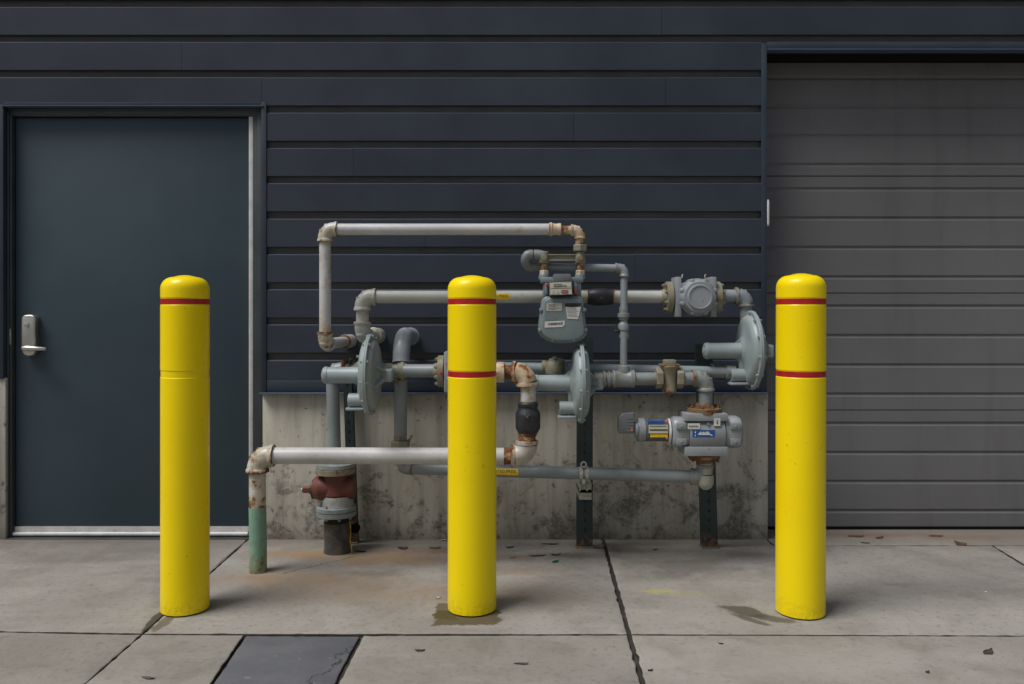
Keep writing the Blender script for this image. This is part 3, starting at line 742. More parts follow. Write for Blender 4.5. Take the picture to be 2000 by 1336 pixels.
for q in (1080, 1089):
    mb = MB(); c = P(q, 569.5, di2); mb.lathe(c + Y * .001, -Y, [(0, .0055), (.0012, .0055)], 0, 20); dl = mb.build('dial', M['label_white'], ix)
    mb = MB(); mb.box(c + Vector((.0004, -.0008, -.001)), c + Vector((.0018, -.0002, .0042))); mb.box(c + Vector((-.001, -.0008, -.0012)), c + Vector((.001, -.0002, .0008))); mb.build('dial_hand', M['ink'], ix)
mb = MB(); mb.prism(outline(rrect(1096, 566.5, 1110, 572.8, 2.8, 2.8, 4), di2), (0, .0012, 0)); mb.build('red_plate', M['label_red'], ix)
mb = MB()
for i in range(6): mb.box(P(1097.8 + i * 1.9, 568.4 + (i % 2) * .4, di2 + .0006), P(1098.8 + i * 1.9, 571, di2 + .0001))
mb.build('red_plate_print', M['plate'], ix)
for q, yy in ((1068.5, 556.5), (1123.5, 569)):
    mb = MB(); mb.lathe(P(q, yy, .53), -Y, [(-.03, .0045), (-.004, .0045), (-.002, .0072), (.004, .0072), (.007, .005)], 0, 16); mb.build('red_seal', M['seal_red'], mt)
for pts in ([(1065, 575), (1065, 553), (1070, 553), (1070, 575)], [(1121, 574), (1121, 551), (1127, 553), (1127, 574)]):
    mb = MB(); mb.prism(outline(pts, .515), (0, .03, 0)); mb.build('index_bracket', M['meter'], mt, bevel=.002)
dc = .5302
mark(cv, 'raised_panel', M['meter'], 1065, 589.5, 1100, 625, dc, .002)
mb = MB(); mb.prism(outline(rrect(1067.3, 591.5, 1097.6, 607.6, 1.5, 1.5, 3), dc + .0016), (0, .0012, 0)); pl = mb.build('data_plate', M['plate'], cv)
mb = MB()
for i in range(5):
    yy = 594 + i * 2.5; mb.box(P(1071, yy, dc + .0022), P(1071 + random.uniform(14, 23), yy + .6, dc + .0016))
mb.build('plate_print', M['ink'], cv)
mb = MB(); mb.prism(outline([(1103.5, 592.5), (1135, 592), (1134, 600), (1104, 599.5)], dc + .0004), (0, .001, 0)); mb.build('torn_sticker_edge', M['ink'], cv)
mb = MB(); mb.prism(outline([(1104.5, 599.5), (1117, 600.5), (1134.5, 599), (1129, 623.5), (1108, 622.5)], dc + .0010), (0, .0012, 0)); mb.build('paper_sticker', M['label_white'], cv)
mb = MB()
for i in range(7):
    yy = 602.5 + i * 2.6; x_ = 1107 + i * .45; mb.box(P(x_, yy, dc + .0016), P(x_ + random.uniform(17, 23) - i * .5, yy + .55, dc + .001))
mb.build('sticker_print', M['ink'], cv)
mb = MB(); mb.prism(outline([(1063.6, 640), (1064.5, 628.2), (1103, 626), (1103, 634), (1099, 638.5)], dc + .0006), (0, .0012, 0)); mb.build('barcode_sticker', M['label_white'], cv)
mb = MB(); q = 1071.0
while q < 1098: wq = random.choice((.5, .8, 1.2)); t_ = (q - 1071) / 27; mb.prism([P(q, 635.4 - 1.4 * t_, dc + .0014), P(q + wq, 635.4 - 1.4 * t_, dc + .0014), P(q + wq, 630.8 - 1.5 * t_, dc + .0014), P(q, 630.8 - 1.5 * t_, dc + .0014)], (0, .0006, 0)); q += wq + random.choice((.5, .8, 1.0))
mb.build('barcode', M['ink'], cv)

# ---- ivory pipe with the ball valve, across at mid height
d = .30; s = S(d); r = 12.4 * s
B0, B1, B2, B3 = P(739, 656, -.01), P(708, 655, d), P(708, 580, d), P(1300, 580, d)
rt = thing('ivory_gas_pipe', 'ivory painted pipe leaving the wall and running across behind the gas meter', 'pipe', B1, 'gas pipes')
straight(rt, M['cream'], B0, B1, r); straight(rt, M['cream'], B1, B2, r, (.1, .2), mid=-.1); straight(rt, M['cream'], B2, P(1150, 580, d), r, (.12, .15)); straight(rt, M['cream'], P(1196, 580, d), B3, r, (.3, .3), fade=.04)
elbow(rt, M['cream'], B0, B1, B2, r, rust=(.0, .0, .05)); elbow(rt, M['cream'], B1, B2, B3, r, rust=(.02, -.05, .1))
ax = (B1 - B0).normalized(); ring(rt, M['cream'], B0, ax, [(0, r * 1.35), (.05, r * 1.35), (.1, r * 1.4), (.104, r * 1.2)], [0, 0, .1, .4], 'coupling')
vb = thing('ball_valve', 'black ball valve body on the ivory pipe just right of the gas meter', 'valve', P(1173, 580, d), 'black valves')
ring(vb, M['black'], P(1147, 580, d), X, [(0, 12.5 * s), (.004, 14.5 * s), (.016, 15 * s), (.020, 15.8 * s), (.05, 17.2 * s), (.078, 17 * s), (.095, 15.6 * s), (.106, 15 * s), (.118, 14.6 * s), (.122, 12.5 * s)], [.4, .1, 0, 0, 0, 0, 0, 0, .1, .4], 'valve_body')
mb = MB(); mb.lathe(P(1173, 583, d) - Y * 15.5 * s, -Y, [(-.01, .008), (.002, .008), (.004, .005)], .9, 12); mb.build('stem', M['brown'], vb)
for q in (1146.5, 1198.5): ring(vb, M['rusty'], P(q - 1.5, 580, d), X, [(0, 12.8 * s), (.007, 12.8 * s)], .3, 'gland_ring')
B4, B5 = P(1456, 578, d), P(1456, 640, d)
rt = thing('grey_gas_pipe', 'short grey pipe and elbow turning down right of the rotary meter with round cover', 'pipe', B4, 'gas pipes')
straight(rt, M['grey'], P(1400, 578, d), B4, r, (.3, .3), fade=.03); elbow(rt, M['grey'], P(1400, 578, d), B4, B5, r, leg=1.7, rust=(.18, .06, .1)); straight(rt, M['grey'], B4, P(1458, 655, d), r * .95, (.3, .1))

def text_on_pipe(root, txt, ends, r, size):
    cu = bpy.data.curves.new('t', 'FONT'); cu.body = txt; cu.size = 1; cu.align_x = 'CENTER'; cu.align_y = 'CENTER'
    ob = bpy.data.objects.new('t', cu); COL.objects.link(ob); bpy.context.view_layer.update()
    me = bpy.data.meshes.new_from_object(ob.evaluated_get(bpy.context.evaluated_depsgraph_get()))
    bpy.data.objects.remove(ob); bpy.data.curves.remove(cu)
    xs = [v.co.x for v in me.vertices]; x0, x1 = min(xs), max(xs)
    a, b = ends; mb = MB(); vs = []
    for v in me.vertices:
        t = (v.co.x - x0) / (x1 - x0); c = a.lerp(b, t); th = v.co.y * size / r + .12
        vs.append(c + Vector((0, -math.cos(th), math.sin(th))) * (r + .0016))
    mb.add(vs, [tuple(p.vertices) for p in me.polygons]); bpy.data.meshes.remove(me)
    return mb.build('lettering', M['ink'], root)
def on_axis(A, B, px):
    lo, hi = 0.0, 1.0
    for _ in range(40):
        m = (lo + hi) / 2; q = A.lerp(B, m)
        if CX + q.x * F / (CAM_D + q.y) < px: lo = m
        else: hi = m
    return A.lerp(B, lo)
def pipe_tag(label, px0, px1, A, B, r, tpx):
    a, b = on_axis(A, B, px0), on_axis(A, B, px1)
    mb = MB(); n = 10; vs = []
    for c in (a, b):
        for i in range(n + 1):
            th = R(-24 + 62 * i / n - 4); vs.append(c + Vector((0, -math.cos(th), math.sin(th))) * (r + .0009))
    for c in (a, b):
        for i in range(n + 1):
            th = R(-24 + 62 * i / n - 4); vs.append(c + Vector((0, -math.cos(th), math.sin(th))) * (r + .0002))
    m = n + 1; fs = []
    for i in range(n): fs += [(i, i + 1, m + i + 1, m + i), (2 * m + i, 3 * m + i, 3 * m + i + 1, 2 * m + i + 1)]
    mb.add(vs, fs); rt = thing('pipe_tag', label, 'label', (a + b) / 2, 'yellow pipe tags')
    mb.build('tag_band', M['label_yellow'], rt)
    text_on_pipe(rt, 'ELEVATED PRESS', (on_axis(A, B, tpx[0]), on_axis(A, B, tpx[1])), r, .0185)
pipe_tag('upper yellow ELEVATED PRESS tag, on the ivory pipe beside the middle bollard', 934, 996.5, P(720, 580, .30), P(1150, 580, .30), r, (937, 993))

# ---- rotary meters
def flange(root, mat, c, axis, r, th, rust=.2, bolts=8, name='flange', hub=None):
    ax = Vector(axis).normalized(); mb = MB()
    mb.lathe(c, ax, [(0, r * .97), (.002, r), (th - .002, r), (th, r * .96)], rust, 36)
    u = ax.cross(Z) if abs(ax.z) < .9 else ax.cross(Y)
    u.normalize(); w_ = ax.cross(u)
    if hub: mb.lathe(Vector(c), -ax, [(-.001, hub * 1.3), (.012, hub * 1.25), (.022, hub * 1.08)], rust, 28)
    for i in range(bolts):
        a = 2 * math.pi * (i + .5) / bolts; p = Vector(c) + (u * math.cos(a) + w_ * math.sin(a)) * r * .82
        mb.lathe(p, -ax, [(-.001, .0085), (.009, .0085), (.0095, .005), (.014, .005)], rust + .15, 6)
    return mb.build(name, mat, root)
def round_meter(cpx, cpy, d, label, group):
    """rotary meter seen end-on: round ribbed body pointing at the viewer between two square mounting plates"""
    s = S(d); c = P(cpx, cpy, d); rt = thing('rotary_meter', label, 'gas meter', c, group)
    for sg, x0_, x1_ in ((-1, -45, -33), (1, 28, 40)):
        mb = MB(); mb.box(c + Vector((x0_ * s * .92, .035, 39 * s)), c + Vector((x1_ * s * .92, -.075, -38 * s))); mb.build('mounting_plate', M['rotary'], rt, bevel=.004)
    flange(rt, M['olive'], c + X * (-55 * s), X, 31 * s, 12 * s, .12, 8, hub=13 * s); flange(rt, M['olive'], c + X * (50 * s), -X, 31 * s, 12 * s, .1, 8, hub=13 * s)
    mb = MB(); mb.lathe(c + Y * .13, -Y, [(0, 20 * s), (.01, 31 * s), (.05, 33 * s), (.19, 34 * s), (.20, 36 * s), (.212, 36 * s), (.215, 33 * s)], 0, 40); mb.build('meter_body', M['rotary'], rt)
    # lobed end cap
    mb = MB(); n = 48; prof = [(.0, 1.0), (.018, 1.0), (.03, .94), (.04, .86)]
    vs, fs = [], []
    for (t_, k_) in prof:
        for i in range(n):
            a = 2 * math.pi * i / n; lob = 1 + .045 * max(0, math.cos(a * 6)) ** .6 * (1 if t_ < .03 else .4)
            vs.append(c + Vector((math.cos(a) * 33.5 * s * k_ * lob, -.085 - t_, math.sin(a) * 33.5 * s * k_ * lob)))
    for q in range(len(prof) - 1): fs += [(q * n + i, q * n + (i + 1) % n, (q + 1) * n + (i + 1) % n, (q + 1) * n + i) for i in range(n)]
    fs.append(tuple(range(n)))
    fs.append(tuple(range((len(prof) - 1) * n, len(prof) * n)))
    mb.add(vs, fs); cap = mb.build('end_cap', M['rotary'], rt, sharp=45)
    for i in range(8):
        a = 2 * math.pi * (i + .5) / 8; mb = MB(); p = c + Vector((math.cos(a) * 32 * s, -.02, math.sin(a) * 32 * s))
        mb.lathe(p, -Y, [(0, .0125), (.088, .0125), (.091, .010), (.0912, .0072), (.098, .0072), (.099, .004)], 0, 14); mb.build('cap_bolt', M['rotary'], cap)
    mb = MB(); mb.lathe(c - Y * .066, -Y, [(0, 35.5 * s), (.006, 35.5 * s)], 0, 40); mb.build('gasket', M['black_rubber'], rt)
    mb = MB(); mb.lathe(c - Y * .122, -Y, [(0, 24.5 * s), (.012, 24 * s), (.014, 22.5 * s), (.0135, 20.5 * s), (.010, 20 * s), (.0098, .002)], 0, 48); mb.build('front_cover', M['rotary'], rt)
    mb = MB(); q = c + Vector((5 * s, -.132, -8 * s)); mb.lathe(q, -Y, [(0, .0022), (.0012, .0022)], 0, 10); mb.build('cover_screw', M['ink'], rt)
    for q in (-27, 17):
        mb = MB(); p = c + Vector((q * s, -.05, 37 * s)); mb.sweep([p, p + Z * .012, p + Vector((.004, 0, .018))], [.0035, .0035, .002], .0, 10); mb.build('lifting_eye', M['galv'], rt)
    return rt
round_meter(1355, 581, .30, 'grey rotary meter with round front cover, between two flanges near the garage corner', 'rotary gas meters')
m3 = round_meter(911, 725, .40, 'rotary gas meter mostly hidden behind the middle bollard, with red seals on its side', 'rotary gas meters')
for (qx, qz) in ((862, 729), (874, 712)):
    mb = MB(); mb.lathe(P(qx, qz, .475), -Y, [(-.04, .006), (0, .0075), (.006, .006)], 0, 14); mb.build('red_seal', M['seal_red'], m3)

# ---- the three regulators
reg = thing('pressure_regulator', '', 'regulator', (0, 0, 0), 'round gas pressure regulators')
q = S(.45)
mb = MB(); mb.lathe((0, 0, 0), X, [(-.009, .150), (-.0085, .181), (-.006, .183), (-.001, .183), (0, .1815), (.001, .183), (.006, .183), (.0085, .181), (.009, .150)], 0, 72); mb.build('rim_flange', M['reg'], reg)
def dome(sg, r0, depth):
    prof = [(sg * .006, r0)]
    for i in range(1, 9):
        a = (math.pi / 2) * i / 8; prof.append((sg * (.006 + depth * .82 * math.sin(a)), r0 - .036 + .036 * math.cos(a)))
    prof += [(sg * (.006 + depth * .9), .10), (sg * (.006 + depth * .96), .07), (sg * (.006 + depth * 1.15), .052), (sg * (.006 + depth * 1.3), .044), (sg * (.006 + depth * 1.32), .001)]
    return prof
mb = MB(); mb.lathe((0, 0, 0), X, dome(-1, .163, .034), 0, 56); mb.build('spring_case', M['reg'], reg, sharp=50)
mb = MB(); mb.lathe((0, 0, 0), X, dome(1, .160, .032), 0, 56)
for a in (25, 155, -25, -155):
    ca, sa = math.cos(R(a)), math.sin(R(a)); u = Vector((0, ca, sa)); t_ = Vector((0, -sa, ca)) * .004
    mb.prism([u * .03 + X * .03 - t_, u * .13 + X * .028 - t_, u * .04 + X * .075 - t_, u * .02 + X * .075 - t_], t_ * 2)
mb.build('diaphragm_case', M['reg'], reg, sharp=45)
mb = MB(); mb.lathe((-.03, 0, -.003), -X, [(0, .043), (.025, .0375), (.145, .0368), (.162, .0362), (.163, .0385), (.178, .0385), (.183, .034), (.186, .030), (.187, .018), (.190, .017), (.191, .001)], 0, 36); mb.build('spring_tube', M['reg'], reg)
mb = MB()
for i in range(8):
    a = 2 * math.pi * i / 8; mb.lathe((-.217, .031 * math.cos(a), -.003 + .031 * math.sin(a)), -X, [(0, .0022), (.002, .0018)], .9, 8)
mb.build('cap_notch', M['black'], reg)
mb = MB(); mb.box((.035, -.029, -.033), (.102, .029, .026)); mb.build('outlet_boss', M['reg'], reg, bevel=.011, bseg=3, sharp=45)
mb = MB(); zc = -.122
mb.lathe((-.03, -.012, zc + .008), -X, [(0, .031), (.065, .031), (.067, .029), (.067, .023), (.05, .022), (.049, .001)], 0, 28)
mb.build('vent_stub', M['reg'], reg)
mb = MB(); mb.box((-.106, -.045, zc - .036), (-.018, .03, zc - .024)); mb.build('vent_base', M['reg'], reg, bevel=.004)
mb = MB(); mb.prism([(-.058, -.02, -.03), (-.045, -.02, -.02), (-.03, -.02, -.03), (-.03, -.02, zc - .025), (-.056, -.02, zc - .025)], (0, .035, 0)); mb.build('support_arm', M['reg'], reg, bevel=.003)
mb = MB()
for sg in (1, -1):
    mb.prism([(-.075, -.006, sg * .034 - .003), (-.035, -.006, sg * .034 - .003), (-.030, -.006, sg * .075 - .003)], (0, .012, 0))
mb.build('gusset', M['reg'], reg, bevel=.002)
mb = MB()
for i in range(12):
    a = 2 * math.pi * (i + .25) / 12; p = Vector((0, math.cos(a) * .1735, math.sin(a) * .1735))
    mb.lathe(p - X * .017, X, [(0, .0062), (.007, .0062), (.0075, .0085), (.0265, .0085), (.027, .0062), (.034, .0055)], 0, 6)
mb.build('rim_bolts', M['reg'], reg, sharp=20)
regs = [(724, 731.5, .45, 'grey disc regulator left of the middle bollard, above the red valve'), (1134, 747, .45, 'grey disc regulator under the gas meter, beside the rusty elbow'), (1466, 684, .37, 'grey disc regulator at the garage corner, below the round faced rotary meter')]
for i, (px, py, dd_, lab) in enumerate(regs):
    o = reg if i == 0 else copy_tree(reg); o.location = P(px, py, dd_); o['label'] = lab

# ---- riser with the red valve and its line to the right
d = .20; s = S(d)
base = G(660, 1077); base = Vector((base.x, base.y, 0))
rs = thing('gas_riser', 'thick flanged gas riser coming from the ground and turning right behind the left regulator', 'pipe', base, 'gas pipes')
mb = MB(); mb.sweep([base + Z * -.02, base + Z * .01, base + Z * .02, P(659, 1018, d)], [27.5 * s, 27.5 * s, 26.3 * s, 26 * s], [.2, .2, .1, .25], 36); mb.build('buried_pipe', M['buried'], rs, label='dark coated pipe stub rising from the concrete')
v0 = P(658, 1012, d)
flange(rs, M['grey'], P(657, 1006, d), Z, 38.5 * s, 9.5 * s, .12, 8, 'lower_flange'); flange(rs, M['grey'], P(656.5, 987, d), -Z, 38.5 * s, 9 * s, .1, 8, 'lower_flange')
r = 12.6 * s
flange(rs, M['olive'], P(655, 913, d), -Z, 38.5 * s, 11 * s, .16, 8, 'upper_flange', hub=14 * s)
mb = MB(); mb.lathe(P(655, 912, d), Z, [(0, 38 * s), (.018, 37 * s), (.02, 20 * s), (.05, 15 * s)], .08, 36); mb.build('blind_flange', M['grey'], rs)
R0, R1, R2 = P(654, 905, d), P(649, 722, d), P(700, 722, d)
straight(rs, M['grey'], R0, R1, r, (.1, .0)); elbow(rs, M['grey'], R0, R1, R2, r, leg=1.9, body=1.12, bead=1.16, rust=(0, 0, 0)); straight(rs, M['grey'], R1, P(690, 722, d), r)
mb = MB(); c = P(684, 1030, .17); w0 = P(684, 1022, .255)
mb.sweep([P(683, 1015, .235), P(685, 1040, .24), P(683.5, 1055, .245), P(687, 1072, .25), P(687.5, 1079, .25)], .0022, 0, 8); mb.build('tracer_wire', M['wire'], rs)
mb = MB(); c = P(694, 1032, .16); mb.lathe(c + Y * .02, -Y, [(0, .016), (.004, .022), (.03, .022), (.033, .018)], 0, 24); mb.sweep([P(668, 1030, .19), c], .009); mb.build('black_plug', M['black_rubber'], rs)
mb = MB(); mb.sweep([P(684, 1019, .2), P(694, 1017, .2)], .012, .6); mb.build('side_tap', M['brown'], rs)
pv = thing('plug_valve', 'dull red plug valve lying between the two bolted flanges of the gas riser', 'valve', P(655, 958, d), 'plug valves')
mb = MB(); mb.lathe(P(692, 953, d), -X, [(0, 20 * s), (.01, 23 * s), (.12, 23.5 * s), (.165, 24 * s), (.168, 23 * s), (.19, 21 * s), (.196, 19 * s)], -.05, 32)
mb.lathe(P(657, 924, d), -Z, [(0, 24 * s), (.06, 26 * s), (.10, 27 * s)], .0, 32)
mb.build('valve_body', M['red'], pv, label='dull red valve body')
mb = MB(); mb.lathe(P(660, 968, d + .01), -Z, [(0, 26 * s), (.02, 30 * s), (.045, 30 * s), (.06, 33 * s)], .18, 32); mb.build('outlet_neck', M['grey'], pv)
mb = MB(); mb.lathe(P(613, 955, d), -X, [(0, 19 * s), (.005, 19 * s), (.006, 13 * s), (.012, 12 * s)], .1, 28); mb.build('gland_plate', M['black'], pv)
mb = MB(); mb.lathe(P(609, 956, d), -X, [(0, 9 * s), (.012, 9 * s), (.013, 7.2 * s), (.042, 7 * s), (.043, 4 * s)], 0, 6); mb.build('stem', M['red'], pv, sharp=20)
mb = MB(); mb.lathe(P(593, 956, d), -X, [(0, 3 * s), (.012, 2.4 * s), (.013, .001)], 0, 12); mb.build('stem_tip', M['galv'], pv)
# line behind the left regulator to the cross and on to the hidden meter
d = .30; s = S(d)
ln = thing('olive_valve', 'olive pipe valve with a small black bolt, half hidden behind the left regulator', 'valve', P(700, 722, .24), 'plug valves')
mb = MB(); mb.lathe(P(676, 722, .21), X, [(0, 14 * s), (.006, 16 * s), (.02, 16 * s), (.022, 13 * s), (.05, 14 * s), (.06, 19 * s), (.13, 19 * s), (.14, 13 * s), (.2, 12 * s), (.26, 11 * s)], .1, 28); mb.build('valve_body', M['olive'], ln)
mb = MB(); mb.lathe(P(672, 712, .225), Vector((.25, -.1, 1)), [(-.02, .012), (.01, .015), (.022, .013), (.024, .008)], -.1, 16); mb.build('cap_screw', M['red'], ln)
mb = MB(); mb.lathe(P(684, 710, .225), Vector((.2, -.1, 1)), [(-.02, .008), (.008, .008), (.009, .014), (.022, .013), (.026, .008)], -.1, 12); mb.build('stem', M['black'], ln)
mb = MB(); mb.box(P(696, 694, .25), P(706, 699, .243)); mb.build('wing_handle', M['galv'], ln, bevel=.001)
rt = thing('grey_gas_pipe', 'short grey pipe with green diamond sticker between left regulator and middle bollard', 'pipe', P(822, 724, d), 'gas pipes')
mb = MB(); mb.lathe(P(745, 722, .27), X, [(0, 10 * s), (.02, 13 * s), (.05, 13 * s), (.07, 9 * s), (.09, 11 * s)], .15, 24); mb.build('adapter', M['olive'], rt)
straight(rt, M['grey'], P(770, 724, .31), P(856, 724, .38), 12.6 * s, (.2, .15))
ring(rt, M['olive'], P(776, 724, .315), X, [(0, 12 * s), (.004, 15 * s), (.016, 15.5 * s), (.018, 17.5 * s), (.032, 17.5 * s), (.034, 15 * s), (.045, 14 * s), (.047, 12 * s)], [.3, .15, .1, .15, .1, .1, .1, .3], 'union_nut')
mb = MB(); c = P(822, 716, .345) + Vector((0, -.0255, -.002))
mb.prism([c + Vector((-.017, .002, 0)), c + Vector((0, -.0055, -.007)), c + Vector((.017, .002, 0)), c + Vector((0, .013, .006))], (0, .001, -.004)); mb.build('green_sticker', painted('green_sticker', (.10, .2, .15), .5), rt)

# ---- grey pipe: out of the wall, down, and along the bottom
d = .27; s = S(d); r = 13.2 * s
C0, C1, C2, C3 = P(802, 657, -.01), P(784, 655, d), P(782, 914, .25), P(1376, 931.5, .43)
rt = thing('grey_gas_pipe', 'long grey pipe bending from the wall, dropping past a hex union, running low right', 'pipe', C1, 'gas pipes')
bend = arc_path(C0, C1, C2, .115); mb = MB(); n_ = len(bend)
mb.sweep([C0] + bend + [P(783.5, 708, d)], [16.8 * s] * (n_ + 1) + [17.4 * s], [-.1] * (n_ + 1) + [.15], 36); mb.build('wall_bend', M['palegrey'], rt, sharp=60)
ring(rt, M['grey'], C0 + Y * .0, -Y, [(0, 19 * s), (.010, 19 * s), (.012, 17 * s)], 0, 'wall_collar')
straight(rt, M['grey'], P(783.5, 702, d), P(782, 850, .26), r * .97, (.2, .3), fade=.05)
ring(rt, M['olive'], P(783, 739, d), -Z, [(0, 13 * s), (.004, 14.5 * s), (.012, 14.3 * s), (.014, 13 * s)], .25, 'collar')
hexnut(rt, M['olive'], P(782, 854, .26), Z, 13.5 * s, 12 * s, .0); hexnut(rt, M['olive'], P(782, 867, .26), Z, 20 * s, 14 * s, .02)
straight(rt, M['drab'], P(782, 874, .26), C2, 11 * s); r2 = 12.0 * S(.33)
elbow(rt, M['grey'], P(782, 860, .26), C2, C3, 10.5 * s, leg=2.4, body=1.16, bead=1.28, rust=(0, 0, .1))
straight(rt, M['grey'], P(804, 914.7, .257), P(1362, 931, .425), r2, (.12, .25))
elbow(rt, M['grey'], P(1300, 929, .41), P(1376, 932, .44), P(1378, 880, .45), r2 * 1.0, leg=2.2, body=1.25, bead=1.36, rust=(.2, .0, .1))
mb = MB(); c = P(1378, 940, .45); mb.lathe(c + Z * .03, -Z, [(0, 15.5 * S(.45)), (.03, 15.8 * S(.45)), (.045, 14.5 * S(.45)), (.058, 11 * S(.45)), (.066, 6 * S(.45)), (.068, .001)], .0, 28); mb.build('elbow_heel', M['drab'], rt, sharp=60)
straight(rt, M['drab'], P(1378, 925, .45), P(1378, 890, .45), 13.6 * S(.45), (.1, .4), 'nipple')
pipe_tag('lower yellow ELEVATED PRESS tag, on the low grey pipe beside the middle bollard', 948, 1012, P(804, 914.7, .257), P(1362, 931, .425), r2, (951, 1008))

# ---- white pipe at the front: green foot, long white run, black valve, rusty elbow
d = .50; s = S(d); r = 16.3 * s
F0 = G(504.5, 1117); F0 = Vector((F0.x, F0.y, 0)); F0n = P(501.5, 895, d)
F0 = Vector((F0n.x + .006, -d, 0))
F1, F2, F3 = P(503, 890, d), P(1029, 891, d), P(1029, 730, d)
rt = thing('white_gas_pipe', 'low thick white pipe with rusty elbows rising from a green foot', 'pipe', F0, 'gas pipes')
M['green'] = pipe_mat('green_pipe_coating', (.20, .35, .26), .55, -.2, aged=(.2, .2, .1))
mb = MB(); zg = P(0, 990, d).z
mb.sweep([F0 - Z * .02, F0, F0 + Z * .04, F0 + Z * .09, F0 + Z * .15, Vector((F0.x - .003, -d, zg))], r * 1.02, [.65, .62, .6, .35, .0, -.05], 36); mb.build('green_foot', M['green'], rt, label='faded green coated lower pipe')
straight(rt, M['white'], Vector((F0.x - .003, -d, zg - .001)), F1, r * .985, (.62, .6), fade=.07, mid=.22)
straight(rt, M['white'], F1, F2, r, (.5, .3), fade=.07)
el1 = elbow(rt, M['white'], F0, F1, F2, r, leg=2.0, rust=(.42, .3, .28)); elbow(rt, M['white'], F1, F2, F3, r, leg=1.9, body=1.25, rust=(.42, .24, .16))
straight(rt, M['rusty'], P(984, 890.5, d), P(1001, 890.5, d), r * 1.03, (.6, .6), 'nipple', mid=.5)
straight(rt, M['white'], P(1031.5, 800, d), P(1031.5, 745, d), 14.8 * s, (.4, .34), 'nipple', fade=.06, mid=.06)
F3 = P(1028, 727, d); elbow(rt, M['rusty'], P(1031.5, 800, d), F3, P(960, 727, .47), 15.5 * s, leg=1.75, body=1.25, bead=1.4, rust=(.1, .22, .3))
straight(rt, M['brown'], F3, P(960, 727, .47), 14.5 * s, (.5, .5), 'nipple', mid=.4)
ring(rt, M['rusty'], P(986, 727, .485), -X, [(0, 15 * s), (.003, 20 * s), (.03, 20.5 * s), (.04, 18.5 * s), (.06, 18 * s)], [.5, .25, .15, .15, .2], 'coupling')
straight(rt, M['rusty'], P(1030, 840, d), P(1029.5, 866, d), 16.5 * s, (.6, .6), 'nipple', mid=.5)
vb2 = thing('check_valve', 'black valve body standing upright under the rusty elbow, right of the middle bollard', 'valve', P(1031, 818, d), 'black valves')
ring(vb2, M['black'], P(1031, 784, d), -Z, [(0, 15 * s), (.003, 18 * s), (.008, 20 * s), (.022, 19.8 * s), (.026, 18.6 * s), (.034, 19 * s), (.05, 24 * s), (.06, 24.5 * s), (.115, 24.3 * s), (.122, 23.5 * s), (.140, 19 * s), (.143, 17 * s)], [.5, .1, 0, 0, 0, 0, 0, 0, .05, .1, .2, .6], 'valve_body')
ring(vb2, M['rusty'], P(1031, 845, d), -Z, [(0, 18 * s), (.006, 18.5 * s), (.016, 16 * s)], .55, 'gland_ring')
mb = MB(); c = P(1028, 810, d) - Y * 24 * s
mb.sweep([c + Vector((-.012, .006, .008)), c + Vector((0, -.006, -.004)), c + Vector((.008, -.006, -.012))], [.004, .006, .005], .2, 10)
mb.sweep([c + Vector((.012, .006, .006)), c + Vector((.004, -.006, -.006)), c + Vector((.008, -.005, -.018))], [.005, .006, .004], .2, 10); mb.build('cast_lug', M['black'], vb2)

# ---- middle line: thin grey pipe to the garage-side regulator
d = .33; s = S(d)
rt = thing('grey_gas_pipe', 'straight grey pipe passing behind the regulators into the one at the garage corner', 'pipe', P(1200, 722, d), 'gas pipes')
straight(rt, M['grey'], P(960, 717.5, d), P(1424, 727, .36), 10.8 * s, (0, 0))
ring(rt, M['grey'], P(1416, 727, .36), X, [(0, 11 * s), (.004, 14 * s), (.02, 14.5 * s), (.045, 14 * s)], .05, 'coupling')
sv = thing('small_valve', 'small olive valve with a grey square stem on the pipe behind the rusty elbow', 'valve', P(1085, 715, d), 'plug valves')
mb = MB(); mb.lathe(P(1058, 717, d + .01), X, [(0, 9 * s), (.003, 13 * s), (.018, 13 * s), (.02, 10 * s), (.03, 11 * s), (.036, 17 * s), (.07, 18 * s), (.1, 16 * s), (.104, 10 * s)], .12, 28)
mb.lathe(P(1083, 730, d + .03), Z, [(0, 17 * s), (.02, 19 * s), (.05, 18 * s), (.058, 15 * s)], .12, 28); mb.build('valve_body', M['olive'], sv)
mb = MB(); mb.lathe(P(1101, 717, d), X, [(0, 13 * s), (.003, 14.5 * s), (.012, 14.5 * s), (.014, 11 * s)], 0, 28); mb.build('gland_ring', M['grey'], sv)
mb = MB(); mb.lathe(P(1083, 709, d + .03), Z, [(0, .013), (.012, .012), (.013, .008), (.03, .007)], -.1, 16); mb.box(P(1079.5, 697, d + .04), P(1087, 700.5, d + .02)); mb.build('stem', M['grey'], sv, bevel=.001)
mb = MB(); c = P(1390, 725, .345)
mb.sweep([c + Vector((math.sin(0) * .0, 0, 0)) + Vector((.012 * math.sin(a_ * .5), -.029 * math.sin(a_), .032 * math.cos(a_))) for a_ in [i * math.pi / 8 - .3 for i in range(9)]], .0035, 0, 8, caps=True)
tag(recentre(mb.build('pipe_clip', M['galv'])), 'bright bent clip looped over the grey pipe by the corner regulator', 'clip')

